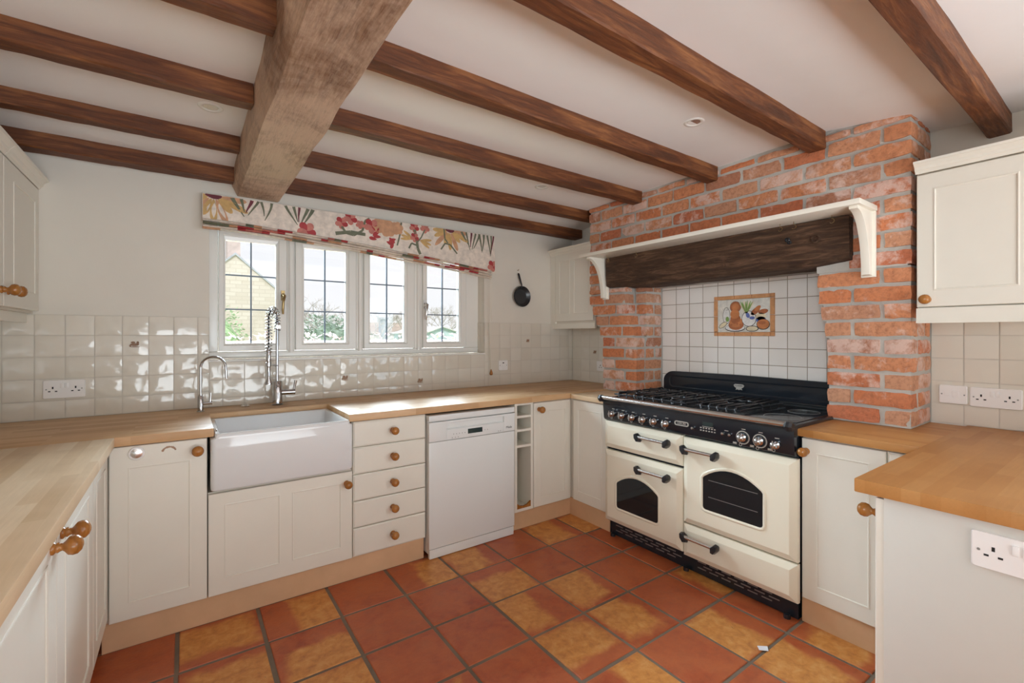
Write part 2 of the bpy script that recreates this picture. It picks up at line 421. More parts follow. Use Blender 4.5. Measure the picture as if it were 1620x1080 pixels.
# walls
T = .16
WX0, WX1, WZ0, WZ1 = .116, 2.034, 1.189, 2.10       # kitchen window opening
mb = MB()
mb.box(XL - T, WX0, YB, YB + .3, 0, 2.6); mb.box(WX1, XR + T, YB, YB + .3, 0, 2.6)
mb.box(WX0, WX1, YB, YB + .3, 0, WZ0 - .012); mb.box(WX0, WX1, YB, YB + .3, WZ1, 2.6)
struct(mb, 'wall_back', 'wall_paint')
struct(MB().box(XL - T, XL, YR - T, YB, 0, 2.6), 'wall_left', 'wall_paint')
struct(MB().box(XR, XR + T, YR - T, YB, 0, 2.6), 'wall_right', 'wall_paint')
mb = MB()                                            # dining end with its wide garden door opening
mb.box(XL, -.95 + .1, YR - T, YR, 0, 2.6); mb.box(1.6, XR, YR - T, YR, 0, 2.6); mb.box(-.85, 1.6, YR - T, YR, 2.3, 2.6)
struct(mb, 'wall_rear', 'wall_paint')

# ---------------------------------------------------------------- wall tiles (pillowed, one mesh per field)
def tile_field(name, fr, a_edges, b_edges, holes=(), tilt=.004, grout='grout', tile='tile'):
    mb = MB(fr); A0, A1, B0, B1 = a_edges[0], a_edges[-1], b_edges[0], b_edges[-1]
    rg = []
    def hole(a, b): return any(h[0] < a < h[1] and h[2] < b < h[3] for h in holes)
    for i in range(len(a_edges) - 1):
        for j in range(len(b_edges) - 1):
            a0, a1, b0, b1 = a_edges[i], a_edges[i + 1], b_edges[j], b_edges[j + 1]
            if hole((a0 + a1) / 2, (b0 + b1) / 2): continue
            mb.cur = 0; mb.box(a0, a1, b0, b1, 0, .0045)
            mb.cur = 1; gp = .0022; st = len(mb.v)
            ta = random.gauss(0, tilt); tb = random.gauss(0, tilt); dome = random.uniform(.0002, .0007)
            n = 4; wa, wb = a1 - a0 - 2 * gp, b1 - b0 - 2 * gp
            grid = []
            for y in range(n + 1):
                for x in range(n + 1):
                    u, v = x / n * 2 - 1, y / n * 2 - 1
                    u2 = math.copysign(abs(u) ** .6, u); v2 = math.copysign(abs(v) ** .6, v)
                    e = 1 if max(abs(u), abs(v)) > .99 else 0
                    d = .0075 + dome * (1 - u2 * u2) * (1 - v2 * v2) + (ta * u2 * wa + tb * v2 * wb) * .5 - (.0014 if e else 0)
                    grid.append(fr(a0 + gp + wa * (u2 + 1) / 2, b0 + gp + wb * (v2 + 1) / 2, d))
            fs = [(y * (n + 1) + x, y * (n + 1) + x + 1, (y + 1) * (n + 1) + x + 1, (y + 1) * (n + 1) + x) for y in range(n) for x in range(n)]
            mb._add(grid, fs)
            rg.append((st, len(mb.v), random.random()))
    # orient the open glazed sheets outwards
    for k, f in enumerate(mb.f):
        if mb.mi[k] == 1:
            q = [Vector(mb.v[i]) for i in f]; nn = (q[1] - q[0]).cross(q[2] - q[1])
            if nn.dot(fr(0, 0, 1) - fr(0, 0, 0)) < 0: mb.f[k] = f[::-1]
        else:
            pass
    o = mb.build(name, [grout, tile], keepn=True); o['kind'] = 'structure'
    o.data.polygons.foreach_set('use_smooth', [mi == 1 for mi in mb.mi])
    vattr(o, 'rnd', len(o.data.vertices), rg, lambda k, r: r[0])
    return o
def edges(a, b, step, first=None):
    out = [a]; x = first if first is not None else a + step
    while x < b - .02: out.append(x); x += step
    out.append(b); return out
ZT = [.911, .914 + .09, 1.114, 1.225, 1.336, 1.442]
BK = Fr((0, YB, 0), (1, 0, 0), (0, -1, 0))
tp = .1125
xs = [XL + 0.001] + [v for v in [-.728 + tp * k for k in range(-1, 40)] if v > XL + .03]
left_edges = [v for v in xs if v < WX0 - .03] + [WX0]
tile_field('trim_1', BK, left_edges, [z for z in ZT])
mid = [WX0] + [.183 + .1145 * k for k in range(20) if WX0 + .03 < .183 + .1145 * k < WX1 - .03] + [WX1]
tile_field('trim_2', BK, mid, [.911, .961, 1.069, WZ0 - .012])
rt = [WX1] + [2.074 + tp * k for k in range(12) if WX1 + .03 < 2.074 + tp * k < XR - .03] + [XR]
tile_field('trim_3', BK, rt, ZT)
RT = Fr((XR, YB, 0), (0, -1, 0), (-1, 0, 0))         # right wall, a runs towards the camera
tile_field('trim_4', RT, edges(.010, YB - 2.60, tp), ZT)
tile_field('trim_5', RT, [YB - y for y in (2.24, 2.116, 2.005, 1.897, 1.783, 1.669, 1.556, 1.441, 1.329, 1.218, 1.115, .99)], [.911, .935, 1.04, 1.145, 1.252, 1.357, 1.463, 1.567, 1.68, 1.76],
           holes=[(YB - 1.79, YB - 1.41, 1.36, 1.56)], grout='recess_grout', tile='lit_tile')
tile_field('trim_6', RT, edges(YB - .66, YB + .6, .118), ZT)
LT = Fr((XL, YB, 0), (0, -1, 0), (1, 0, 0))
tile_field('trim_7', LT, edges(.010, 3.6, tp), ZT)
RV = Fr((WX1, YB, 0), (0, 1, 0), (-1, 0, 0))         # tiled foot of the right window reveal
tile_field('trim_8', RV, [.004, .058, .112], [WZ0, 1.225, 1.336, 1.442])
# small transfer motifs on a few tiles
def motif(fr, a, b, tagname, sc=1.0):
    mb = MB(fr)
    def el(ca, cb, ra, rb, d=.0102):
        mb.prism([(a + sc * (ca + ra * math.cos(t * PI / 5)), b + sc * (cb + rb * math.sin(t * PI / 5))) for t in range(10)], .0085, d + .0008)
    el(0, 0, .020, .008); el(-.006, .012, .010, .006); el(.014, .010, .006, .009); el(.002, -.012, .022, .0025); el(-.018, -.006, .004, .006)
    o = mb.build(tagname, 'decor_print'); return o
for k, (fr, a, b, s, lab) in enumerate([(BK, -.227, 1.285, 1.0, 'small brown printed motif on tile left of the slim tap'), (BK, .898, 1.040, 1.0, 'small orange-brown printed motif under the window, nearer the spring tap'),
                                   (BK, 1.457, .990, 1.0, 'small orange-brown printed motif under the window, above the dishwasher'), (BK, 2.485, 1.286, .8, 'small faint printed motif on tile below the hanging pan'),
                                   (RT, YB - 2.96, 1.182, .9, 'small faint printed motif on tile beside the left brick pier')]):
    tag(motif(fr, a, b, 'tile_motif', s), lab, 'tile print')

# ---------------------------------------------------------------- kitchen window
YF = 3.38
wn = thing('window_1', (WX0, YF, WZ0), 'white four-light casement window with leaded glazing bars', 'window', kind='structure')
del wn['category']; del wn['label']
mb = MB()
z0, z1 = WZ0, 2.10
mb.box(WX0, WX1, YF - .02, YF + .05, z0, z0 + .045); mb.box(WX0, WX1, YF - .02, YF + .05, z1 - .06, z1)
for a, b in ((WX0, .165), (.553, .600), (1.008, 1.058), (1.455, 1.520), (1.912, WX1)): mb.box(a, b, YF - .02, YF + .05, z0 + .045, z1 - .06)
mb.build('window_frame', 'white_frame', wn, bevel=.008, seg=3)
for a in (.576, 1.033, 1.487):   # rounded mullion covers
    mb = MB(); mb.tube([(a, YF - .022, z0 + .035), (a, YF - .022, z1)], .016, 10); mb.build('mullion_cover', 'white_frame', wn, smooth=40)
def light(a0, a1, g0, g1, handle=None):
    mb = MB(); pr_ = [(0, -.012), (.006, -.026), (.045, -.026), (.052, -.018), (.062, -.016)]
    zb, zt = z0 + .048, z1 - .062
    gzb, gzt = 1.285, 1.930
    ia = (g0 - a0, a1 - g1, gzb - zb, zt - gzt)
    rings = []
    for t, d in ((0, 0.03), (0, -.022), (.06, -.030), (.72, -.030), (.80, -.022), (1, -.018), (1, .02)):
        rings.append([W(x, YF + d, z) for x, z in ((a0 + ia[0] * t, zb + ia[2] * t), (a1 - ia[1] * t, zb + ia[2] * t), (a1 - ia[1] * t, zt - ia[3] * t), (a0 + ia[0] * t, zt - ia[3] * t))])
    mb.loft(rings, False, False, True)
    s = mb.build('casement' if handle else 'fixed_light', 'white_frame', wn)
    MB().box(g0 - .004, g1 + .004, YF - .002, YF + .004, gzb - .004, gzt + .004).build('pane', 'glass', s)
    mb = MB(); c = (g0 + g1) / 2
    for yy in (-.004, .006):
        mb.box(c - .004, c + .004, YF + yy - .001, YF + yy + .001, gzb, gzt)
        for k in (1, 2):
            z = gzb + (gzt - gzb) * k / 3; mb.box(g0, g1, YF + yy - .0012, YF + yy + .0012, z - .004, z + .004)
    mb.build('glazing_bar', 'lead', s)
    if handle:
        hx, hz, hm = handle; mb = MB(); y = YF - .03
        mb.lathe([(.0, 0), (.012, 0), (.012, .012), (.006, .018), (.0, .018)], (hx, y, hz), (0, -1, 0), 12)
        mb.box(hx - .011, hx + .011, y - .008, y + .001, hz - .03, hz + .035)
        mb.tube([(hx, y - .022, hz + .008), (hx + .004, y - .040, hz), (hx - .004, y - .046, hz - .045), (hx - .006, y - .040, hz - .095), (hx - .004, y - .034, hz - .12)], [.009, .010, .008, .0075, .006], 10)
        mb.build('window_handle', hm, s, smooth=50)
light(.167, .551, .203, .486, (.525, 1.595, 'brass'))
light(.602, 1.006, .657, .934)
light(1.060, 1.453, 1.107, 1.371)
light(1.522, 1.910, 1.561, 1.846, (1.537, 1.575, 'steel'))
mb = MB(); mb.box(WX0 - .004, WX1 + .004, YB - .012, YF - .02, WZ0 - .012, WZ0)
struct(mb, 'trim_9', 'white_frame', bevel=.003)

# ---------------------------------------------------------------- ceiling timbers
def rough_beam(name, pts_near, pts_far, m, label, n=26, jit=.0022, chamfer=0, group=None, cat='ceiling joist'):
    # pts_* : cross-section corners at both ends
    mb = MB(); rings = []
    sd = random.random() * 90
    for i in range(n + 1):
        t = i / n; r = []
        for k, (p0, p1) in enumerate(zip(pts_near, pts_far)):
            v = Vector(p0).lerp(Vector(p1), t); q = noise.noise_vector(Vector((t * 14 + sd, k * 3.1, sd)))
            r.append(v + q * jit * 2)
        rings.append(r)
    mb.loft(rings)
    c = Vector(pts_near[0]); 
    return single(mb, name, m, tuple(c), label, cat, group)
def joist(x0, x1, ya, yb, zb, zt, label):
    e = .006
    sec = lambda x: [(x, ya, zt + .02), (x, ya, zb + e), (x, ya + e, zb), (x, yb - e, zb), (x, yb, zb + e), (x, yb, zt + .02)]
    return rough_beam('ceiling_joist', sec(x0), sec(x1), 'joist_wood', label, group='ceiling joists')
BX = 2.708
GL, GR = .236, .47
joist(GR + .012, BX - .003, 1.002, 1.0855, 2.302, 2.39, 'dark brown ceiling joist meeting the brickwork above the right end of the mantel shelf')
joist(GR + .012, BX - .003, 1.595, 1.672, 2.301, 2.382, 'dark brown ceiling joist meeting the brickwork, second counted from the camera side')
joist(GR + .012, BX - .003, 2.179, 2.261, 2.299, 2.377, 'dark brown ceiling joist meeting the brickwork, third from the camera, nearest its left edge')
joist(GR + .016, XR, 2.752, 2.836, 2.298, 2.365, 'brown ceiling joist right of the thick beam, next to the one above the blind')
joist(GR + .02, XR - .012, 3.120, 3.226, 2.237, 2.308, 'dark brown joist along the window wall, right of the thick beam, just above the blind')
joist(-.935, XR, .385, .462, 2.245, 2.332, 'dark brown ceiling joist at top right ending above the cream wall cupboard')
joist(XL, GL - .004, 1.595, 1.672, 2.301, 2.382, 'short brown joist left of the thick beam, nearest to the camera')
joist(XL, GL - .004, 2.179, 2.261, 2.299, 2.377, 'brown joist left of the thick beam, second from the camera, beside the downlight')
joist(XL, GL - .004, 2.765, 2.845, 2.298, 2.366, 'brown joist left of the thick beam, second from the window wall')
joist(XL, GL - .004, 3.120, 3.222, 2.237, 2.308, 'brown joist left of the thick beam, along the wall above the tiles')
def gsec(x0, x1, y, zb, zt): return [(x0, y, zt), (x0, y, zb + .062), (x0 + .024, y, zb + .004), (x1 - .010, y, zb), (x1, y, zb + .012), (x1 + .002, y, zt)]
rough_beam('main_ceiling_beam', gsec(GL - .004, .458, -.6, 2.18, 2.42), gsec(GL - .002, .492, YB, 2.182, 2.42), 'girder_wood', 'thick worn brown timber beam crossing the ceiling towards the window blind', 60, .004, cat='ceiling beam')

# ---------------------------------------------------------------- chimney breast: real bricks in mortar
def brick_pile(specs, name, parent, sub=(5, 3, 3)):
    """specs: (x0,x1,y0,y1,z0,z1) boxes of single bricks, each made irregular"""
    mb = MB(); rg = []
    for (x0, x1, y0, y1, z0, z1) in specs:
        st = len(mb.v); sd = random.random() * 100
        n = [3, 3, 3]; L = (x1 - x0, y1 - y0, z1 - z0)
        n = [max(3, min(8, int(l / .03))) for l in L]
        cache = {}; pts = []; fs = []
        c = Vector(((x0 + x1) / 2, (y0 + y1) / 2, (z0 + z1) / 2)); h = Vector(L) / 2; rr = .0085
        tw = random.gauss(0, .010); jx = random.uniform(-.007, .002)
        def vid(i, j, k):
            key = (i, j, k)
            if key not in cache:
                q = Vector(((i / n[0] * 2 - 1) * h.x, (j / n[1] * 2 - 1) * h.y, (k / n[2] * 2 - 1) * h.z))
                core = Vector([max(-(h[m] - rr), min(h[m] - rr, q[m])) for m in range(3)])
                dlt = q - core
                if dlt.length > 1e-6: q = core + dlt.normalized() * rr
                P = c + q
                q2 = noise.noise_vector(P * 22 + Vector((sd, 0, 0))); q3 = noise.noise_vector(P * 60 + Vector((0, sd, 0)))
                P = P + q2 * .0052 + q3 * .0032 + Vector((jx, 0, q.y * tw))
                cache[key] = len(pts); pts.append(P)
            return cache[key]
        for ax in range(3):
            u, v = [m for m in range(3) if m != ax]
            for side in (0, n[ax]):
                for a in range(n[u]):
                    for b in range(n[v]):
                        q = []
                        for da, db in ((0, 0), (1, 0), (1, 1), (0, 1)):
                            idx = [0, 0, 0]; idx[ax] = side; idx[u] = a + da; idx[v] = b + db; q.append(vid(*idx))
                        fs.append(tuple(q))
        mb._add(pts, fs); rg.append((st, len(mb.v), random.random(), random.random()))
    o = mb.build(name, 'brick', parent, smooth=48)
    nvv = len(o.data.vertices)
    vattr(o, 'rnd', nvv, rg, lambda k, r: r[0]); vattr(o, 'rnb', nvv, rg, lambda k, r: r[1])
    return o
CP = .0836; JT = .0125
cb = thing('chimney_breast', (BX, 1.65, .91), 'reclaimed orange brick chimney breast with two piers around the range cooker', 'chimney breast')
specs = []; mort = MB()
def course(y0, y1, z, hgt, k, x0=BX, x1=2.93, ends=(1, 1), start=None, dep=.10):
    """front row of bricks from y0 to y1"""
    L = .232; Hf = .112; y = y0; first = True
    L0 = start if start is not None else (L if k % 2 else Hf)
    while y < y1 - .03:
        l = L0 if first else L * random.uniform(.93, 1.04); first = False
        if y + l > y1 - .07: l = y1 - y
        specs.append((x0, x0 + dep, y + (JT / 2 if y > y0 + .001 else 0), y + l - (JT / 2 if y + l < y1 - .001 else 0), z + JT / 2, z + hgt - JT / 2)); y += l
def sides(yface, ydir, z, hgt, k, x0=BX + .10, x1=XR - .004, dep=.09, yback=None):
    x = x0 + JT; L0 = .112 if k % 2 else .21; first = True
    while x < x1 - .02:
        l = L0 if first else random.choice((.21, .112)); first = False
        if x + l > x1 - .05: l = x1 - x
        yf = yface if yback is None else yface + (yback - yface) * min(1, (x + .04 - BX) / .16)
        ya, yb = (yf, yf + dep) if ydir > 0 else (yf - dep, yf)
        specs.append((x, x + l - JT, ya, yb, z + JT / 2, z + hgt - JT / 2)); x += l
Z0 = .905
def Zc(k): return Z0 + .002 + CP * k
# right pier
rin = [.998, .998, .998, .998, .998, 1.010, 1.024, 1.040, 1.044]
for k in range(9):
    course(.656, rin[k], Zc(k), CP, k); sides(.656, 1, Zc(k), CP, k); sides(rin[k], -1, Zc(k), CP, k + 1)
    mort.box(BX + .006, XR - .004, .662, rin[k] - .007, Zc(k) - .0005, Zc(k) + CP)
mort.box(BX - .002, XR - .004, .672, 1.045, Zc(9), 1.715)
# left pier
lin = [2.233] * 5 + [2.262, 2.29, 2.318, 2.340]; lou = [2.568] * 5 + [2.604, 2.637, 2.673, 2.71]
for k in range(9):
    course(lin[k], lou[k], Zc(k), CP, k, start=(.112 if k % 2 else .21)); sides(lin[k], 1, Zc(k), CP, k, yback=2.236); sides(lou[k], -1, Zc(k), CP, k + 1)
    mort.box(BX + .006, XR - .004, lin[k] + .007, lou[k] - .007, Zc(k) - .0005, Zc(k) + CP)
    mort.box(BX + .13, XR - .004, 2.246, lin[k] + .01, Zc(k) - .0005, Zc(k) + CP)
course(2.345, 2.712, Zc(9), .048, 1, start=.16); sides(2.345, 1, Zc(9), .048, 1, yback=2.236); mort.box(BX + .008, XR - .004, 2.352, 2.70, Zc(9), 1.72); mort.box(BX + .13, XR - .004, 2.246, 2.36, Zc(9), 1.72)
# face beside and above the lintel
k = 9
while Zc(k) < 2.37:
    z = Zc(k); h = min(CP, 2.376 - z)
    if h < .03: break
    segs = [(.656, .90), (2.50, 2.712)] if z < 1.90 else [(.656, 2.712)]
    for a, b in segs:
        course(a, b, z, h, k, start=(.232 if k % 2 else .112) if a < 1 else (.10 if k % 2 else .21))
    sides(.656, 1, z, h, k); sides(2.712, -1, z, h, k + 1)
    k += 1
mort.box(BX + .006, XR - .004, .663, .90, 1.70, 2.39); mort.box(BX + .006, XR - .004, 2.49, 2.705, 1.70, 2.39); mort.box(BX + .006, XR - .004, .90, 2.49, 1.925, 2.39)
mort.box(BX + .16, XR - .004, 1.03, 2.33, 1.70, 1.925)
mort.build('mortar', 'mortar', cb)
brick_pile(specs, 'brickwork', cb)

# oak lintel
def lintel():
    mb = MB(); n = 44; m_ = 20; rings = []
    for i in range(n + 1):
        t = i / n; y = .885 + t * (2.487 - .885)
        zb = 1.690 + .020 * max(0, 1 - t / .12) + .018 * max(0, (t - .8) / .2)
        zt = 1.925 + .012 * math.sin(t * 3)
        x0, x1 = BX - .052, BX + .15
        sec = []
        for k in range(m_):
            u = k / m_ * 4; s, f = int(u), u - int(u)
            q = [(x0, zb + (zt - zb) * f), (x0 + (x1 - x0) * f, zt), (x1, zt + (zb - zt) * f), (x1 + (x0 - x1) * f, zb)][s]
            v = Vector((q[0], y, q[1]))
            nn = noise.noise_vector(Vector((y * 5, q[0] * 14, q[1] * 14))) * .012 + noise.noise_vector(v * 34) * .0035
            if s == 0 or s == 3: v += Vector((nn.x, 0, nn.z * .45))
            if k == 0: v += Vector((.012, 0, .010))
            sec.append(v)
        rings.append(sec)
    mb.loft(rings); o = single(mb, 'timber_lintel', 'lintel_wood', (BX, 1.68, 1.8), 'rough dark brown oak lintel spanning the range recess under the cream shelf', 'lintel', smooth=60)
    for yy, zz, r in ((1.03, 1.835, .022), (1.165, 1.850, .013), (1.155, 1.835, .010)):
        mb = MB(); mb.lathe([(r, -.010), (r * 1.05, .001), (r * .75, .003), (r * .6, -.004), (.0, -.006)], (BX - .060, yy, zz), (-1, 0, 0), 14)
        o2 = mb.build('knot', 'black_matt' if r < .02 else 'lintel_wood', o, smooth=50)
lintel()

# mantel shelf with brackets
sh = thing('mantel_shelf', (BX, 1.69, 1.957), 'long cream painted mantel shelf with curved brackets across the brick chimney breast', 'shelf')
SX = 2.475
mb = MB(); mb.box(SX, BX - .006, .783, 2.592, 1.932, 1.957); mb.build('shelf_board', 'shelf_paint', sh, bevel=.003)
for y0, y1 in ((.791, .842), (2.497, 2.546)):
    mb = MB(); Xf, Xb = 2.500, BX - .006
    zt, zb = 1.932, 1.622
    def fr(a, b, d, y0=y0): return W(a, y0 + d, b)
    poly = [(Xb, zt), (Xf, zt), (Xf - .002, zt - .012)]
    for k in range(1, 13):
        t = k / 12 * PI / 2
        poly.append((Xf + .006 + (Xb - .052 - Xf) * math.sin(t) ** 1.0 * 1.0, zb + .012 + (zt - .02 - zb) * (math.cos(t)) ** 1.0 * .96))
    poly += [(Xb - .046, zb), (Xb, zb)]
    # curve bulges towards the wall: mirror the quarter arc
    pts = [(Xb, zt), (Xf, zt), (Xf, zt - .014)]
    for k in range(1, 13):
        t = k / 12; a = Xf + (Xb - .050 - Xf) * (math.sin(t * PI / 2)); b = zt - .014 - (zt - .014 - zb - .004) * (1 - math.cos(t * PI / 2))
        pts.append((a, b))
    pts += [(Xb, zb)]
    mb.prism(pts, 0.008 if y0 < 1 else 0.008, y1 - y0 - .008, fr)
    mb.box(Xb - .014, Xb, y0 - .004, y1 + .004, zb - .006, zt)
    mb.build('shelf_bracket', 'shelf_paint', sh, bevel=.002)
for yy, xx in ((2.43, 2.62), (2.40, 2.58), (2.164, 2.62), (1.18, 2.60), (1.112, 2.60), (.945, 2.62)):
    mb = MB(); P = [(xx, yy, 1.933), (xx, yy, 1.918)]
    for k in range(10):
        t = -PI / 2 + k / 9 * 1.5 * PI
        P.append((xx + .0, yy + .009 * math.cos(t + PI / 2 + PI / 2) * -1, 1.906 - .010 * math.sin(t + PI / 2 + PI / 2) * 1 - .0))
    P = [(xx, yy, 1.934), (xx, yy, 1.916)] + [(xx, yy - .011 * math.sin(t), 1.905 + .011 * math.cos(t)) for t in [k * .45 for k in range(1, 10)]]
    mb.tube(P, .0016, 6); tag_lab = {2.43: 'small brass cup hook under the shelf, furthest left', 2.40: 'small brass cup hook under the shelf, second from the left', 2.164: 'small brass cup hook under the shelf beside the left bracket end of the lintel', 1.18: 'small brass cup hook under the shelf, left of the large lintel knot', 1.112: 'small brass cup hook under the shelf, second from the right', .945: 'small brass cup hook under the shelf beside the right bracket'}[yy]
    single(mb, 'cup_hook', 'brass', (xx, yy, 1.933), tag_lab, 'hook', 'cup hooks under the mantel shelf', smooth=60)

# ---------------------------------------------------------------- cabinet doors and knobs
def knob(parent, base, n, r=.0235):
    mb = MB(); mb.lathe([(.0, 0), (.015, 0), (.0155, .004), (.011, .008), (.0125, .012), (.0095, .016), (.0085, .020), (.012, .024), (r * .9, .031), (r, .039), (r * .93, .048), (r * .62, .055), (r * .25, .058), (.0, .0585)], base, n, 20)
    return mb.build('knob', 'knob_wood', parent, smooth=60)
def door(parent, fr, a0, a1, b0, b1, panels, name='door', t=.021, m='cream_paint', sink_in=.009, edge=.003):
    mb = MB(fr); g_ = .0015
    A0, A1, B0, B1 = a0 + g_, a1 - g_, b0 + g_, b1 - g_
    mb.loft([[fr(*q, d) for q in rect(A0, A1, B0, B1, i)] for i, d in ((0, 0), (0, t - .0095), (.001, t - .0095))], True, True)
    # frame face split round the panels
    xs = sorted({A0, A1} | {p[0] for p in panels} | {p[1] for p in panels}); zs = sorted({B0, B1} | {p[2] for p in panels} | {p[3] for p in panels})
    if panels:
        zs_ = sorted({p[2] for p in panels} | {p[3] for p in panels}); lo, hi = zs_[0], zs_[-1]
        # front edge rounded: outer ring loft
        mb.loft([[fr(*q, d) for q in rect(A0, A1, B0, B1, i)] for i, d in ((0, t - .0095), (0, t - edge), (edge * .4, t - edge * .4), (edge, t))] + [[fr(*q, t) for q in rect(panels[0][0], panels[-1][1], lo, hi)], [fr(*q, t - .0095) for q in rect(panels[0][0], panels[-1][1], lo, hi)]], False, False)
        for p0, p1 in zip(panels, panels[1:]): mb.box(p0[1], p1[0], lo, hi, t - .0095, t)
        for (c0, c1, e0, e1) in panels:
            mb.loft([[fr(*q, d) for q in rect(c0, c1, e0, e1, i)] for i, d in ((-.001, t - .002), (.000, t + .0020), (.0035, t + .0026), (.0065, t + .0008), (.0070, t - .0088), (.0098, t - .0088), (.0106, t - .0035), (.0150, t - .0022), (.0185, t - sink_in))], True, True)
    else:
        mb.loft([[fr(*q, d) for q in rect(A0, A1, B0, B1, i)] for i, d in ((0, t - .0095), (0, t - .006), (.005, t - .0035), (.006, t - .001), (.009, t))], False, True)
    return mb.build(name, m, parent)
def carcass(parent, x0, x1, y0, y1, z0, z1, m='grey_cream_paint'):
    return MB().box(x0, x1, y0, y1, z0, z1).build('carcass', m, parent)
YD = 2.557        # back of the back-run doors; door front 2.536
BF = Fr((0, YD, 0), (1, 0, 0), (0, -1, 0))
# cabinet left of the sink
t = thing('base_cabinet', (-.09, 2.56, 0), 'cream base cupboard left of the white sink, with a round metal disc on its door', 'cupboard')
carcass(t, XL + .002, .083, YD, YB - .003, .127, .868)
d = door(t, BF, -.262, .083, .127, .866, [(-.198, .020, .20, .775)])
knob(d, (.046, YD - .021, .816), (0, -1, 0))
mb = MB()
for k in range(9):
    a = PI * (.12 + .76 * k / 8); x = -.058 + .024 * math.cos(a); z = .822 + .022 * math.sin(a)
    mb.lathe([(.004 + .001 * (k % 3), 0), (.0035, .0006), (0, .0006)], (x, YD - .0208, z), (0, -1, 0), 8)
mb.build('worn_mark', 'decor_print', d, label='arch of brown worn paint on the top rail')
mb = MB()
mb.lathe([(.0, 0), (.027, 0), (.0285, .004), (.026, .008), (.022, .009), (.021, .006), (0, .006)], (-.170, YD - .021, .832), (0, -1, 0), 28)
dk = thing('door_disc', (-.170, YD - .021, .832), 'round white-rimmed metal disc stuck on the cupboard door left of the sink', 'disc')
mb.build('rim', 'white_plastic', dk, smooth=40)
mb = MB(); mb.lathe([(.0205, .0062), (.012, .0085), (.004, .0095), (0, .0095)], (-.170, YD - .021, .832), (0, -1, 0), 24); mb.build('disc_face', 'steel', dk, smooth=50)
# sink cabinet
t = thing('base_cabinet', (.41, 2.56, 0), 'cream cupboard with a two-panel door under the white sink', 'cupboard')
MB().box(.0855, .739, YD, YB - .003, .127, .606).build('carcass', 'grey_cream_paint', t)
d = door(t, BF, .085, .740, .127, .602, [(.150, .385, .20, .545), (.440, .680, .20, .545)])
knob(d, (.708, YD - .021, .540), (0, -1, 0), .021)
# drawers
t = thing('drawer_unit', (.957, 2.56, 0), 'cream five-drawer unit between the sink and the white dishwasher', 'drawer unit')
MB().box(.7415, 1.1695, YD, YB - .003, .127, .868).build('carcass', 'grey_cream_paint', t)
dz = [.866, .724, .576, .430, .284, .127]
for k in range(5):
    d = door(t, BF, .743, 1.170, dz[k + 1] + .001, dz[k] - .001, [], 'drawer')
    knob(d, (.966, YD - .021, (dz[k] + dz[k + 1]) / 2 + .002), (0, -1, 0), .0225)
# dishwasher
t = thing('dishwasher', (1.49, 2.52, 0), 'white freestanding dishwasher under the worktop between drawers and bottle rack', 'dishwasher')
DF = Fr((1.178, 2.53, 0), (1, 0, 0), (0, -1, 0)); DW_ = .622
mb = MB(); mb.box(1.181, 1.797, 2.531, 3.12, .03, .850); mb.build('body', 'dishwasher_white', t, bevel=.003)
mb = MB(DF); mb.box(0, DW_, .822, .856, -.06, .024); mb.build('top_cover', 'dishwasher_white', t, bevel=.003)
mb = MB(DF); mb.box(0, DW_, .700, .816, 0, .012); mb.box(0, .115, .700, .816, .012, .026); mb.box(.535, DW_, .700, .816, .012, .026); mb.box(.115, .535, .700, .765, .012, .026); mb.box(.115, .535, .803, .816, .012, .026)
mb.build('control_panel', 'dishwasher_white', t, bevel=.0015)
mb = MB(DF); mb.box(.118, .532, .7655, .8025, .0125, .0135); mb.prism([(.118, .7655), (.532, .7655), (.532, .770), (.118, .770)], .0125, .020); mb.build('grip_recess', 'dishwasher_white', t)
mb = MB(DF); mb.box(.262, .368, .722, .752, .0255, .0268); mb.build('display', 'screen', t)
mb = MB(DF)
for a, b in [(a, .729) for a in (.16, .18, .20, .22, .24, .385, .405)] + [(a, .708) for a in (.15, .172, .192, .49, .505)]:
    mb = MB(DF); mb.box(a, a + .004, b, b + .006, .0258, .0264); mb.build('button', 'slot', t)
mb = MB(DF); mb.box(.0, DW_, .062, .697, 0, .024); mb.build('door', 'dishwasher_white', t, bevel=.004)
mb = MB(DF); mb.box(.004, DW_ - .004, .004, .058, 0, .020); mb.build('kick_plate', 'dishwasher_white', t, bevel=.002)
text('Miele', t, DF(.575, .727, .0262), (1, 0, 0), (0, -1, 0), .022, 'dark')
# bottle rack
t = thing('bottle_rack', (1.9, 2.56, 0), 'narrow open cream bottle rack unit right of the dishwasher', 'shelving unit')
mb = MB(); x0, x1 = 1.826, 1.984
mb.box(x0, x0 + .020, 2.540, YB - .004, .127, .868); mb.box(x1 - .020, x1, 2.540, YB - .004, .127, .868); mb.box(x0 + .02, x1 - .02, 3.0, 3.012, .127, .868)
mb.box(x0 + .02, x1 - .02, 2.541, 3.0, .127, .147); mb.box(x0 + .02, x1 - .02, 2.541, 3.0, .855, .868); mb.build('carcass', 'cream_paint', t)
for z in (.776, .683, .574):
    mb = MB(); mb.box(x0 + .02, x1 - .02, 2.541, 3.0, z - .008, z + .008); mb.build('shelf', 'cream_paint', t)
mb = MB(Fr((0, 2.54, 0), (1, 0, 0), (0, -1, 0))); mb.prism([(x0 + .02, .147), (x1 - .02, .147), (x1 - .02, .185), (x1 - .05, .166), ((x0 + x1) / 2, .160), (x0 + .05, .166), (x0 + .02, .185)], -.012, 0)
mb.build('scalloped_rail', 'knob_wood', t, label='worn brown scalloped rail at the foot')
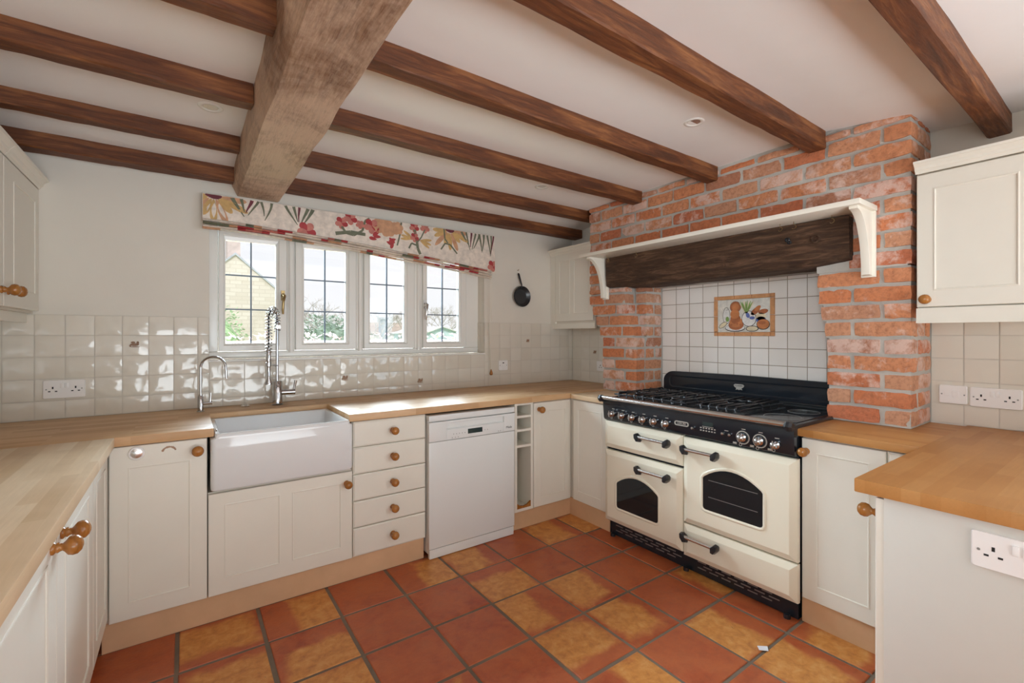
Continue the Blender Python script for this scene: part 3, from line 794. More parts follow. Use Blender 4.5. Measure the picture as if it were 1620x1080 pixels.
# corner door on the back run
t = thing('base_cabinet', (2.16, 2.56, 0), 'cream single-door cupboard in the far corner, facing the camera, right of the bottle rack', 'cupboard')
carcass(t, 1.988, XR - .003, YD, YB - .003, .127, .868)
d = door(t, BF, 1.988, 2.333, .127, .862, [(2.048, 2.283, .195, .80)])
knob(d, (2.033, YD - .021, .815), (0, -1, 0))
# plinths
def plinth(mb, loc, label): return single(mb, 'plinth', 'plinth_wood', loc, label, 'plinth')
plinth(MB().box(-.285, 1.168, 2.562, 2.578, 0, .1265), (.4, 2.56, 0), 'long pinkish wooden plinth under the sink cupboards and drawers')
plinth(MB().box(1.815, 2.370, 2.562, 2.578, 0, .1265), (2.1, 2.56, 0), 'short wooden plinth under the bottle rack in the far corner')
plinth(MB().box(2.352, 2.368, 2.165, 2.5615, 0, .1265), (2.36, 2.35, 0), 'short wooden plinth under the corner door left of the range')
plinth(MB().box(2.358, 2.374, .46, .972, 0, .119), (2.36, .75, 0), 'short wooden plinth under the cupboard right of the range')
# right run, left of range
XD = 2.357
RF = Fr((XD, 0, 0), (0, -1, 0), (-1, 0, 0))
t = thing('base_cabinet', (2.36, 2.35, 0), 'narrow cream corner door without a knob, left of the range cooker', 'cupboard')
MB().box(XD, XR - .003, 2.172, YD - .002, .127, .868).build('carcass', 'grey_cream_paint', t)
door(t, RF, -2.512, -2.175, .127, .862, [(-2.462, -2.225, .195, .80)])
# right run, right of range
t = thing('base_cabinet', (2.36, .80, 0), 'cream cupboard with one wooden knob directly right of the range cooker', 'cupboard')
MB().box(XD, XR - .003, .647, .966, .12, .868).build('carcass', 'grey_cream_paint', t)
d = door(t, RF, -.966, -.648, .12, .862, [(-.905, -.705, .19, .80)])
knob(d, (XD - .021, .945, .803), (-1, 0, 0), .0215)
t = thing('base_cabinet', (2.36, .55, 0), 'sliver of cream cupboard front in the inner corner of the peninsula', 'cupboard')
MB().box(XD, XR - .003, .10, .645, .12, .868).build('carcass', 'grey_cream_paint', t)
door(t, RF, -.645, -.495, .12, .862, [])
# peninsula
t = thing('peninsula_cabinet', (1.68, .2, 0), 'cream peninsula cupboard whose plain end panel holds a white double socket', 'cupboard')
MB().box(1.672, XD - .002, -.6, .462, .10, .868).build('carcass', 'grey_cream_paint', t)
mb = MB(); mb.box(1.650, 1.670, -.6, .464, 0, .868); mb.build('end_panel', 'panel_paint', t, bevel=.0015, label='plain grey-cream end panel')
PF = Fr((0, .4645, 0), (-1, 0, 0), (0, 1, 0))
d = door(t, PF, -2.08, -1.652, .12, .862, [(-2.02, -1.712, .19, .80)])
knob(d, (1.700, .4855, .803), (0, 1, 0), .021)
# left run
LF = Fr((-.284, 0, 0), (0, 1, 0), (1, 0, 0))
def lrun(y0, y1, ky, label, pan):
    t = thing('base_cabinet', (-.30, (y0 + y1) / 2, 0), label, 'cupboard')
    MB().box(XL + .003, -.284, y0 + .001, y1 - .001, .12, .868).build('carcass', 'grey_cream_paint', t)
    d = door(t, LF, y0, y1, .155, .864, [pan])
    if ky: knob(d, (-.263, ky, .823), (1, 0, 0), .0235)
lrun(2.170, 2.530, None, 'pale cream panelled door in the left corner under the worktop, without a knob', (2.235, 2.46, .23, .80))
lrun(1.606, 2.166, 1.655, 'pale cream cupboard door in the left foreground, its knob on the near edge', (1.70, 2.07, .23, .80))
lrun(1.045, 1.602, 1.545, 'pale cream cupboard door at the left frame edge, its knob on the far edge', (1.135, 1.505, .23, .80))
lrun(.45, 1.041, None, 'pale cream cupboard nearest to the camera at lower left', (.53, .95, .23, .80))
plinth(MB().box(-.345, -.33, .45, 2.560, 0, .1195), (-.34, 1.5, 0), 'wooden plinth under the left foreground cupboards')

# ---------------------------------------------------------------- worktops
def wt(poly, name, m, label, loc, z0=.87, z1=.91):
    mb = MB(); fr = lambda a, b, d: W(a, b, d)
    mb.prism(poly, z0, z1, fr); return single(mb, name, m, loc, label, 'worktop', bevel=.004, smooth=30)
YW = 2.5215
BKY = YB - .0015
wt([(XL + .001, YW), (.1075, YW), (.1075, 2.992), (.7185, 2.992), (.7185, YW), (2.317, YW), (XR - .0015, YW), (XR - .0015, BKY), (XL + .001, BKY)], 'worktop', 'beech_x', 'beech block worktop under the window, cut out round the white sink', (.4, 2.9, .87))
wt([(XL + .001, .45), (-.24, .45), (-.24, YW - .001), (XL + .001, YW - .001)], 'worktop', 'beech_y_lit', 'beech block worktop in the left foreground, bright light put into its colour', (-.6, 1.5, .87))
wt([(2.317, 2.166), (XR - .0015, 2.166), (XR - .0015, YW - .001), (2.317, YW - .001)], 'worktop', 'beech_y_lit', 'short beech worktop left of the range, carrying the left brick pier', (2.7, 2.35, .87), .87, .9045)
wt([(2.317, .532), (XR - .0015, .532), (XR - .0015, .985), (2.317, .978)], 'worktop', 'honey_y', 'honey beech worktop right of the range, carrying the right brick pier', (2.7, .75, .87), .87, .9045)
wt([(1.632, -.62), (XR - .0015, -.62), (XR - .0015, .531), (1.632, .531)], 'worktop', 'honey_x', 'honey beech peninsula worktop in the right foreground', (2.2, 0, .87))

# ---------------------------------------------------------------- sink and taps
t = thing('butler_sink', (.41, 2.74, .62), 'deep white ceramic butler sink set into the beech worktop', 'sink')
mb = MB(); X0, X1, Y0, Y1 = .1105, .7155, 2.500, 2.988; SZ0, SZ1 = .622, .884
X0s, X1s = .094, .732
def rr(x0, x1, y0, y1, z, r): return [W(a, b, z) for a, b in rrect(x0, x1, y0, y1, r, 5)]
mb.loft([rr(.098, .728, 2.504, 2.984, SZ0, .02), rr(.094, .732, 2.4965, 2.988, SZ0 + .012, .022), rr(.094, .732, 2.4965, 2.988, .86, .022), rr(.1100, .7165, 2.4965, 2.988, .866, .016), rr(.1100, .7165, 2.4965, 2.988, SZ1 - .006, .016), rr(.1140, .7120, 2.501, 2.984, SZ1, .014),
         rr(.128, .698, 2.518, 2.968, SZ1 - .001, .016), rr(.132, .694, 2.522, 2.964, SZ1 - .008, .016), rr(.140, .686, 2.530, 2.956, .665, .03), rr(.165, .66, 2.56, 2.93, .650, .04)])
mb.build('basin', 'sink_ceramic', t, smooth=50)
mb = MB(); mb.lathe([(.0, .0), (.042, 0), (.044, .002), (.038, .004), (.030, -.001 + .003), (.0, .002)], (.41, 2.76, .651), (0, 0, 1), 24); mb.build('waste', 'chrome', t, smooth=50)
mb = MB(); mb.tube([W(.12, 2.60 + .03 * math.cos(a), .862 + .0 + .028 * math.sin(a)) for a in [k * PI / 8 for k in range(17)]], .003, 8); 
mb.build('overflow_ring', 'chrome', t, smooth=60)
# slim tap
tx, ty = .070, 3.10
t = thing('slim_tap', (tx, ty, .911), 'slim chrome filtered water tap with a curved swan neck, left of the sink', 'tap')
mb = MB(); mb.lathe([(0, 0), (.019, 0), (.019, .003), (.0145, .005), (.0145, .082), (.010, .088), (.010, .094), (0, .094)], (tx, ty, .911), (0, 0, 1), 18); mb.build('body', 'chrome', t, smooth=45)
mb = MB(); R = .062; top = 1.175
P = [(tx, ty, .995), (tx, ty, 1.08), (tx, ty, top - .02)] + [(tx + (R - R * math.cos(a)) * .93, ty - (R - R * math.cos(a)) * .55, top - .02 + R * math.sin(a)) for a in [k * PI / 12 for k in range(1, 13)]]
e = P[-1]; P.append((e[0] + .002, e[1], e[2] - .035)); P.append((e[0] + .003, e[1], e[2] - .06))
mb.tube(P, .0065, 12); mb.build('spout', 'chrome', t, smooth=60)
mb = MB(); mb.tube([(tx + .012, ty, .956), (tx + .055, ty - .004, .956)], .0085, 12); mb.tube([(tx + .045, ty - .004, .960), (tx + .048, ty - .004, 1.012)], [.005, .004], 10); mb.build('lever', 'chrome', t, smooth=50)
# spring tap
tx, ty = .462, 3.14
t = thing('spring_tap', (tx, ty, .911), 'tall chrome pull-down spring mixer tap behind the sink, in front of the window', 'tap')
mb = MB(); mb.lathe([(0, 0), (.029, 0), (.033, .004), (.0285, .006), (.0285, .138), (.022, .146), (0, .146)], (tx, ty, .911), (0, 0, 1), 22); mb.build('body', 'chrome', t, smooth=45)
mb = MB(); mb.tube([(tx + .015, ty, .985), (tx + .098, ty - .008, .985)], .0165, 16); mb.tube([(tx + .090, ty - .006, .99), (tx + .102, ty - .008, 1.055)], [.0065, .009], 10); mb.build('lever', 'chrome', t, smooth=50)
rx = tx - .002
mb = MB(); mb.tube([(rx, ty, 1.05), (rx, ty, 1.415)], .0085, 12); mb.build('riser', 'chrome', t, smooth=50)
mb = MB(); mb.lathe([(.010, 0), (.013, .002), (.013, .030), (.010, .032)], (rx, ty, 1.372), (0, 0, 1), 12); mb.box(rx - .012, rx + .012, ty - .05, ty, 1.378, 1.396); mb.build('clamp', 'steel', t, smooth=50)
mb = MB(); hx, hy = tx - .062, ty - .105
# hose arc then spring helix round it
arc = []
for k in range(41):
    a = k / 40 * PI; arc.append(Vector((rx + (hx - rx) * (1 - math.cos(a)) / 2, ty + (hy - ty) * (1 - math.cos(a)) / 2, 1.43 + .060 * math.sin(a))))
low = [Vector((hx, hy, 1.43 - .2 * k / 14)) for k in range(1, 15)]
path = [Vector((rx, ty, 1.36 + .055 * k / 4)) for k in range(4)] + arc + low
mb.tube(path, .0048, 8); mb.build('hose', 'black_matt', t, smooth=60)
mb = MB(); L = [0]
for a, b in zip(path, path[1:]): L.append(L[-1] + (b - a).length)
tot = L[-1]; pts = []; turns = 25; per = 10; j = 0
for k in range(turns * per + 1):
    s_ = tot * k / (turns * per)
    while j < len(L) - 2 and L[j + 1] < s_: j += 1
    f = (s_ - L[j]) / max(1e-6, L[j + 1] - L[j]); c0 = path[j].lerp(path[j + 1], f); tt = (path[j + 1] - path[j]).normalized()
    side = Vector((hy - ty, -(hx - rx), 0)).normalized(); up = side.cross(tt)
    a = 2 * PI * k / per; pts.append(c0 + (side * math.cos(a) + up * math.sin(a)) * .0185)
mb.tube(pts, .0027, 6); mb.build('spring', 'chrome', t, smooth=60)
mb = MB(); mb.lathe([(.009, 0), (.0125, -.006), (.0135, -.09), (.011, -.10), (.011, -.18), (.021, -.205), (.021, -.214), (0, -.214)], (hx, hy, 1.262), (0, 0, 1), 16); mb.build('spray_head', 'chrome', t, smooth=45)
mb = MB(); mb.tube([(rx, ty, 1.15), (hx, hy + .012, 1.165)], .006, 8); mb.lathe([(.012, -.012), (.016, -.010), (.016, .012), (.012, .014)], (hx, hy, 1.165), (0, 0, 1), 14); mb.build('spray_holder', 'chrome', t, smooth=50)
single(MB().lathe([(0, 0), (.024, 0), (.025, .004), (.020, .008), (.014, .0085), (.012, .012), (0, .012)], (.293, 3.17, .911), (0, 0, 1), 22), 'air_switch', 'steel', (.293, 3.17, .911), 'low round metal button on the worktop between the two taps', 'button', smooth=40)

# ---------------------------------------------------------------- range cooker
rc = thing('range_cooker', (2.6, 1.57, 0), 'cream and black dual-fuel range cooker in the brick recess', 'range cooker')
RX = 2.292                                           # front plane of the doors
RC = Fr((RX, 0, 0), (0, -1, 0), (-1, 0, 0))          # a = -y
Y0, Y1 = .972, 2.160
mb = MB(); mb.box(RX + .035, 2.925, Y0 + .003, Y1 - .003, .095, .905); mb.build('body', 'black', rc)
mb = MB(); mb.box(RX + .05, RX + .09, Y0 + .01, Y1 - .01, .004, .10); mb.build('kick_plate', 'black', rc)
for (ya, yb) in ((2.10, 1.62), (1.50, 1.08)):
    for row, z in enumerate((.072, .055, .038)):
        for k in range(6):
            st = (yb - ya) / 6; y = ya + st * (k + .5 * (row % 2))
            mb = MB(); mb.box(RX + .0488, RX + .0502, y + st * .72, y, z - .0028, z + .0028); mb.build('vent_slot', 'slot', rc)
for yy in (Y0 + .05, Y1 - .05, 1.56):
    mb = MB(); mb.lathe([(0, 0), (.016, 0), (.016, .02), (.010, .022), (0, .022)], (RX + .03, yy, .001), (0, 0, 1), 12); mb.build('foot', 'black_matt', rc, smooth=40)
# hob top
mb = MB(); mb.box(RX - .018, 2.93, Y0, Y1, .900, .922); mb.build('hob_top', 'hob', rc, bevel=.004)
mb = MB(); mb.tube([(RX - .030, Y0 + .028, .925), (RX - .030, Y1 - .006, .925)], .0135, 14); mb.build('front_rail', 'steel', rc, smooth=50, label='chrome front rail')
for yy, s in ((Y0 + .016, 1), (Y1 - .002, -1)):
    mb = MB(); mb.lathe([(0, -.018), (.018, -.018), (.025, -.006), (.025, .006), (.018, .018), (0, .018)], (RX - .030, yy, .918), (0, 1, 0), 6); mb.box(RX - .03, RX + .01, yy - .012, yy + .012, .895, .925); mb.build('rail_end', 'black_matt', rc)
# control panel: gently raked
mb = MB(); fr = lambda a, b, d: W(a, d, b)
mb.prism([(RX + .04, .775), (RX + .004, .775), (RX - .006, .788), (RX - .012, .86), (RX - .014, .901), (RX + .04, .901)], Y0 + .002, Y1 - .002, fr); mb.build('control_panel', 'black', rc, bevel=.002)
PX = RX - .0105
def cknob(y, z=.824, r=.0225, ring=False):
    mb = MB(); mb.lathe([(0, 0), (r * .95, 0), (r * .9, .010), (r * .55, .014), (r * .5, .020), (r * .72, .024), (r * .80, .030), (r * .6, .036), (0, .038)], (PX, y, z), (-1, 0, 0), 20)
    k = mb.build('control_knob', 'chrome', rc, smooth=50, label='chrome control knob')
    mb = MB(); mb.box(PX - .040, PX - .012, y - .0035, y + .0035, z - .019, z + .024); mb.build('pointer', 'chrome', k, bevel=.002)
    if ring:
        mb = MB(); mb.lathe([(.034, -.001), (.034, .003), (.029, .003), (.029, -.001)], (PX, y, z), (-1, 0, 0), 28, closed=True); mb.build('dial_ring', 'silver_print', k, smooth=40)
        mb = MB(); mb.lathe([(.0, -.001), (.028, -.001), (.027, .008), (.012, .010), (0, .010)], (PX, y, z), (-1, 0, 0), 24); mb.build('dial_base', 'black', k, smooth=40)
    mb = MB(); mb.box(PX - .0025, PX + .002, y - .014, y + .006, z + .030 + (.010 if ring else 0), z + .0335 + (.010 if ring else 0)); mb.lathe([(.0075, 0), (.0075, .002), (.0055, .002), (.0055, 0)], (PX, y + .012, z - .028 - (.010 if ring else 0)), (-1, 0, 0), 10, closed=True)
    mb.build('knob_marking', 'silver_print', rc)
for y in (2.072, 1.990, 1.908, 1.826, 1.745, 1.662): cknob(y)
cknob(1.212, .824, .022, True); cknob(1.128, .822, .022, True); cknob(1.052, .818, .021, False)
for y in (1.490, 1.316, 1.278):
    mb = MB(); mb.lathe([(0, 0), (.009, 0), (.009, .006), (.007, .012), (0, .013)], (PX, y, .826), (-1, 0, 0), 14); mb.build('push_button', 'chrome', rc, smooth=45)
mb = MB(Fr((PX, 0, 0), (0, -1, 0), (-1, 0, 0)))
o1 = rrect(-1.606, -1.516, .826, .852, .011, 3); i1_ = rrect(-1.600, -1.522, .831, .847, .007, 3)
fr = mb.fr; mb.loft([[fr(*q, 0) for q in o1], [fr(*q, .004) for q in o1], [fr(*q, .004) for q in i1_], [fr(*q, .001) for q in i1_]], True, True)
bd = mb.build('badge', 'silver_print', rc, label='oblong silver-framed name badge')
mb = MB(fr); mb.prism(i1_, .0012, .0018); mb.build('badge_face', 'black', bd)
text('LEISURE', bd, fr(-1.561, .839, .003), (0, -1, 0), (-1, 0, 0), .0165, 'silver_print')
mb = MB(fr); mb.box(-1.432, -1.372, .850, .872, 0, .003); mb.build('clock_display', 'screen', rc)
mb = MB(fr); mb.box(-1.434, -1.370, .8445, .8465, 0, .003)
for r in range(2):
    for k in range(6): mb.box(-1.446 + k * .016, -1.446 + k * .016 + .008, .834 - r * .014, .840 - r * .014, 0, .0032)
for y in (-1.262, -1.175, -1.09): mb.box(y, y + .018, .786, .795, -.001, .003)
mb.box(-1.308, -1.288, .842, .845, 0, .003)
mb.build('timer_marking', 'silver_print', rc)
# doors
def rdoor(a0, a1, b0, b1, name, label=None):
    mb = MB(RC); mb.loft([[RC(*q, d) for q in rect(a0, a1, b0, b1, i)] for i, d in ((0, -.03), (0, -.012), (.002, -.006), (.030, .008), (.033, .0085))], True, True)
    return mb.build(name, 'enamel_cream', rc, label=label)
def handle(d, a0, a1, b):
    for a, s in ((a0, 1), (a1, -1)):
        mb = MB(RC); poly = [(a - s * .006, b + .018), (a + s * .012, b + .022), (a + s * .034, b + .002), (a + s * .034, b - .030), (a + s * .016, b - .034), (a - s * .004, b - .010)]
        mb.loft([[RC(*q, .006) for q in [(x * .5 + (a + s * .012) * .5, y * .6 + (b - .008) * .4 - .006) for x, y in poly]], [RC(*q, .030) for q in poly], [RC(*q, .056) for q in [(x * .8 + (a + s * .01) * .2, y * .8 + b * .2) for x, y in poly]]])
        mb.build('handle_mount', 'black_matt', d, bevel=.002)
    mb = MB(); mb.tube([RC(a0 + .006, b, .044), RC(a1 - .006, b, .044)], .0095, 12); mb.build('handle_bar', 'steel', d, smooth=50, label='chrome handle bar')
def archpts(a0, a1, b0, bs, bt, r=.012, n=10):
    P = [(a0 + r, b0), (a1 - r, b0), (a1 - r * .3, b0 + r * .3), (a1, b0 + r), (a1, bs - .008)]
    for k in range(n + 1):
        t = k / n; a = a1 - .006 + (a0 + .006 - (a1 - .006)) * t; P.append((a, bs + (bt - bs) * (1 - (2 * t - 1) ** 2)))
    P += [(a0, bs - .008), (a0, b0 + r), (a0 + r * .3, b0 + r * .3)]
    return P
def oven_window(d, a0, a1, b0, bs, bt):
    fr_ = MB(RC); ca, cb = (a0 + a1) / 2, (b0 + bt) / 2
    def off(P, o):
        out = []
        for i, p in enumerate(P):
            q0 = Vector(P[i - 1]); q1 = Vector(P[(i + 1) % len(P)]); tdir = (q1 - q0).normalized(); nn = Vector((tdir.y, -tdir.x)); out.append((p[0] + nn.x * o, p[1] + nn.y * o))
        return out
    P = archpts(a0, a1, b0, bs, bt)
    rings = [(.020, .006), (.018, .011), (.012, .0135), (.006, .012), (.001, .008), (0, .0078)]
    fr_.loft([[RC(*q, dd) for q in off(P, o)] for o, dd in rings], False, False); fr_.build('window_surround', 'enamel_cream', d, smooth=60)
    g_ = MB(RC); g_.prism(off(P, .002), .0085, .0095); gl_ = g_.build('oven_glass', 'dark_glass', d)
    return gl_
d = rdoor(-2.155, -1.566, .594, .770, 'grill_door'); handle(d, -1.865, -1.632, .716)
d = rdoor(-2.155, -1.566, .110, .578, 'oven_door'); handle(d, -1.865, -1.632, .516); oven_window(d, -2.040, -1.725, .222, .385, .440)
d = rdoor(-1.560, -.966, .286, .764, 'oven_door'); handle(d, -1.545, -1.335, .706); gl_ = oven_window(d, -1.430, -1.118, .402, .575, .632)
for z in (.47, .56):
    mb = MB(RC); mb.box(-1.40, -1.14, z, z + .003, .0095, .0102); mb.build('oven_shelf_edge', 'slot', gl_)
d = rdoor(-1.560, -.966, .098, .278, 'storage_drawer'); handle(d, -1.545, -1.335, .222)
# splashback
mb = MB(); BGX = 2.925; fr = lambda a, b, d: W(BGX - d, a, b)
P = []
for y, z in ((Y1 - .002, .922),): P.append((y, z))
P += [(Y1 - .002, 1.000)] + [(Y1 - .002 - .085 * (1 - math.cos(t)), 1.000 + .073 * math.sin(t)) for t in [k * PI / 16 for k in range(1, 9)]]
P += [(1.6, 1.079), (Y0 + .088, 1.073)] + [(Y0 + .003 + .085 * (1 - math.cos(t)), 1.000 + .073 * math.sin(t)) for t in [PI / 2 - k * PI / 16 for k in range(1, 9)]] + [(Y0 + .003, .922)]
mb.prism(P, -.03, 0, fr); sb = mb.build('splashback', 'black', rc, bevel=.006, seg=3)
mb = MB(); o1 = rrect(Y0 + .05, Y1 - .055, .958, 1.043, .03, 5); i1_ = rrect(Y0 + .060, Y1 - .065, .966, 1.035, .024, 5)
mb.loft([[fr(*q, -.002) for q in o1], [fr(*q, .005) for q in o1], [fr(*q, .003) for q in i1_], [fr(*q, -.001) for q in i1_]], False, False); mb.build('embossed_border', 'black', sb, smooth=50)
mb = MB(); mb.box(BGX - .05, BGX, Y0 + .01, Y1 - .01, .922, .934); mb.box(BGX - .03, BGX, Y0 + .01, Y1 - .01, .934, .944); mb.build('splashback_foot', 'hob', sb, bevel=.002)
mb = MB(); mb.prism(rrect(1.538, 1.616, .978, 1.027, .012, 3), .0, .006, fr); em = mb.build('emblem', 'black', sb, bevel=.001)
mb = MB(); sh_ = [(1.555, .983), (1.560, .994), (1.548, 1.001), (1.542, 1.012), (1.552, 1.020), (1.602, 1.020), (1.612, 1.012), (1.606, 1.001), (1.594, .994), (1.599, .983), (1.585, .986), (1.577, .982), (1.569, .986)]
mb.prism(sh_, .006, .0072, fr); mb.build('emblem_crest', 'silver_print', em)
text('CLASSIC', em, fr(1.577, 1.010, .0078), (0, -1, 0), (-1, 0, 0), .0135, 'black')
# pans, burners, grates
def burner(x, y, r):
    mb = MB(); mb.lathe([(0, .0), (r * 1.25, 0), (r * 1.2, .004), (r, .006), (r, .014), (r * .82, .016), (r * .82, .020), (r * .7, .022), (0, .022)], (x, y, .9235), (0, 0, 1), 22); mb.build('burner', 'black_matt', rc, smooth=45)
ZH = .9225
for ya, yb in ((1.560, 2.125), (1.245, 1.525)):
    mb = MB(); fr = lambda a, b, d: W(a, b, d)
    o1 = rrect(2.325, 2.835, ya, yb, .03, 4); i1_ = rrect(2.333, 2.827, ya + .008, yb - .008, .024, 4)
    mb.loft([[fr(*q, .9215) for q in o1], [fr(*q, .927) for q in o1], [fr(*q, .927) for q in i1_], [fr(*q, .9228) for q in i1_]], False, True); mb.build('burner_tray', 'hob', rc, smooth=40)
mb = MB(); fr = lambda a, b, d: W(a, b, d)
mb.prism(rrect(2.335, 2.825, .992, 1.222, .02, 4), .9222, .9265, fr); cz = mb.build('ceramic_plate', 'black', rc, bevel=.001)
mb = MB(); mb.lathe([(.085, 0), (.085, .0006), (.082, .0006), (.082, 0)], (2.46, 1.105, .9266), (0, 0, 1), 40, closed=True); mb.build('cooking_ring', 'slot', cz)
mb = MB(); mb.lathe([(.075, 0), (.075, .0006), (.072, .0006), (.072, 0)], (2.70, 1.105, .9266), (0, 0, 1), 40, closed=True); mb.build('cooking_ring', 'slot', cz)
for x, y, r in ((2.455, 1.985, .030), (2.455, 1.70, .042), (2.70, 1.985, .042), (2.70, 1.70, .024), (2.575, 1.385, .060)): burner(x, y, r)
def grate(x0, x1, y0, y1, cx, cy, nx, ny, inner=.03):
    mb = MB(); z = .956; r = .0058
    def bar(p0, p1):
        mb.tube([p0, p1], r, 6)
    # outer frame
    mb.tube([(x0, y0, z - .012), (x1, y0, z - .012), (x1, y1, z - .012), (x0, y1, z - .012), (x0, y0, z - .012)], r, 6)
    for i in range(nx):
        y = y0 + (y1 - y0) * (i + .5) / nx
        for xa, s in ((x0, 1), (x1, -1)):
            lim = max(.0, inner ** 2 - (y - cy) ** 2) ** .5; end = cx - s * (lim + (.010 if abs(y - cy) < inner else .0))
            mb.tube([(xa, y, z - .030), (xa, y, z - .004), (xa + s * .010, y, z + .002), (end, y, z)], r, 6)
    for i in range(ny):
        x = x0 + (x1 - x0) * (i + .5) / ny
        for ya, s in ((y0, 1), (y1, -1)):
            lim = max(.0, inner ** 2 - (x - cx) ** 2) ** .5
            if lim > 0 or True:
                end = cy - s * (lim + .010)
                if abs(x - cx) < inner * 1.2: mb.tube([(x, ya, z - .03), (x, ya, z - .004), (x, ya + s * .01, z + .002), (x, end, z)], r, 6)
    mb.tube([(cx + inner * 1.25 * math.cos(a), cy + inner * 1.25 * math.sin(a), z - .002) for a in [k * PI / 8 for k in range(17)]], r * .8, 6)
    mb.build('pan_grate', 'black_matt', rc, smooth=60)
grate(2.345, 2.575, 1.852, 2.112, 2.455, 1.985, 4, 3, .030)
grate(2.345, 2.575, 1.575, 1.838, 2.455, 1.70, 4, 3, .038)
grate(2.585, 2.815, 1.852, 2.112, 2.70, 1.985, 4, 3, .038)
grate(2.585, 2.815, 1.575, 1.838, 2.70, 1.70, 4, 3, .028)
grate(2.345, 2.815, 1.262, 1.508, 2.575, 1.385, 5, 5, .062)

# ---------------------------------------------------------------- wall cupboards
def cornice(parent, pts, zb, closed=False):
    """pts: front path of (x,y) with outward dir handled per segment via offset list"""
    mb = MB(); rings = []
    for off, z in ((0, zb - .004), (.004, zb - .004), (.008, zb + .006), (.014, zb + .010), (.018, zb + .022), (.030, zb + .034), (.036, zb + .036), (.038, zb + .046), (0, zb + .046)):
        rings.append([W(x + dx * off, y + dy * off, z) for x, y, dx, dy in pts])
    n = len(pts); P = [p for r in rings for p in r]; R = len(rings); fs = []
    for i in range(R):
        for j in range(n - 1): fs.append((i * n + j, i * n + j + 1, ((i + 1) % R) * n + j + 1, ((i + 1) % R) * n + j))
    fs.append(tuple(i * n for i in range(R))); fs.append(tuple(i * n + n - 1 for i in range(R)))
    mb._add(P, fs); return mb.build('cornice', 'cream_paint', parent)
# left
for y0, y1, pan, ky, lab in ((2.715, 3.262, (2.845, 3.195, 1.535, 1.995), 2.765, 'cream wall cupboard at the left edge with a wooden knob, beside the plain wall'), (2.165, 2.711, (2.235, 2.58, 1.535, 1.995), 2.675, 'cream wall cupboard cut by the left frame edge, only its knob and rim showing')):
    t = thing('wall_cupboard', (-.78, (y0 + y1) / 2, 1.40), lab, 'cupboard')
    MB().box(XL + .003, -.622, y0 + .001, y1, 1.445, 2.085).build('carcass', 'grey_cream_paint', t)
    UL = Fr((-.621, 0, 0), (0, 1, 0), (1, 0, 0))
    d = door(t, UL, y0, y1, 1.455, 2.070, [pan]); knob(d, (-.600, ky, 1.520), (1, 0, 0))
    MB().box(-.66, -.642, y0, y1, 1.400, 1.445).build('pelmet', 'cream_paint', t)
    cornice(t, [(-.600, y0, 1, 0), (-.600, y1, 1, 0)], 2.074)
# far right corner
t = thing('wall_cupboard', (2.9, 3.0, 1.39), 'small cream wall cupboard in the far corner behind the left brick pier', 'cupboard')
MB().box(2.777, XR - .003, 2.716, YB - .003, 1.44, 2.075).build('carcass', 'grey_cream_paint', t)
UR = Fr((2.776, 0, 0), (0, -1, 0), (-1, 0, 0))
MB().box(2.757, 2.776, 3.200, YB - .003, 1.44, 2.075).build('filler_strip', 'cream_paint', t)
door(t, UR, -3.200, -2.718, 1.458, 2.066, [(-3.145, -3.005, 1.525, 2.0), (-2.955, -2.775, 1.525, 2.0)])
MB().box(2.772, 2.79, 2.716, YB - .003, 1.394, 1.44).build('pelmet', 'cream_paint', t)
cornice(t, [(2.757, 2.716, -1, 0), (2.757, YB - .003, -1, 0)], 2.064)
# right
for y0, y1, ky, lab in ((.262, .638, .603, 'cream wall cupboard right of the brick chimney breast, wooden knob at lower left'),):
    t = thing('wall_cupboard', (2.86, .4, 1.39), lab, 'cupboard')
    MB().box(2.712, XR - .003, y0 - .6, y1, 1.435, 2.075).build('carcass', 'grey_cream_paint', t)
    UQ = Fr((2.711, 0, 0), (0, -1, 0), (-1, 0, 0))
    d = door(t, UQ, -y1, -y0, 1.462, 2.056, [(-.578, -.322, 1.535, 1.985)]); knob(d, (2.690, .600, 1.495), (-1, 0, 0), .0215)
    d = door(t, UQ, -(y0 - .004), -(y0 - .38), 1.462, 2.056, [(-.198, .058, 1.535, 1.985)])
    mb = MB(); mb.box(2.692, 2.712, y0 - .6, y1, 1.391, 1.458); mb.box(2.688, 2.692, y0 - .6, y1, 1.391, 1.402); mb.build('pelmet', 'cream_paint', t)
    cornice(t, [(2.690, y1 + .002, -1, 0), (2.690, y0 - .6, -1, 0)], 2.064)

# ---------------------------------------------------------------- roman blind
bl = thing('roman_blind', (1.09, 3.2, 1.9), 'floral roman blind hanging crooked over the top of the window', 'blind')
BY = 3.205; X0b, X1b = .080, 2.096
def zbot(x): return 1.998 + (1.858 - 1.998) * max(0, (x - .25) / (2.04 - .25)) ** 1.35
mb = MB(); nx = 40; nz_ = 8
fr = lambda a, b, d: W(a, BY - d, b)
def fab(x, t):   # t 0 bottom .. 1 top
    zb = zbot(min(x, 2.04)); z = zb + (2.160 - zb) * t
    return z, .010 * math.sin(t * PI) * .6 + .010 * (1 - t) ** 2
front = []
for i in range(nx + 1):
    x = X0b + (X1b - X0b) * i / nx; r = []
    for j in range(nz_ + 1):
        z, d = fab(x, j / nz_); r.append(fr(x, z, d))
    for j in range(nz_, -1, -1):
        z, d = fab(x, j / nz_); r.append(fr(x, z, d - .004))
    front.append(r)
mb.loft(front)
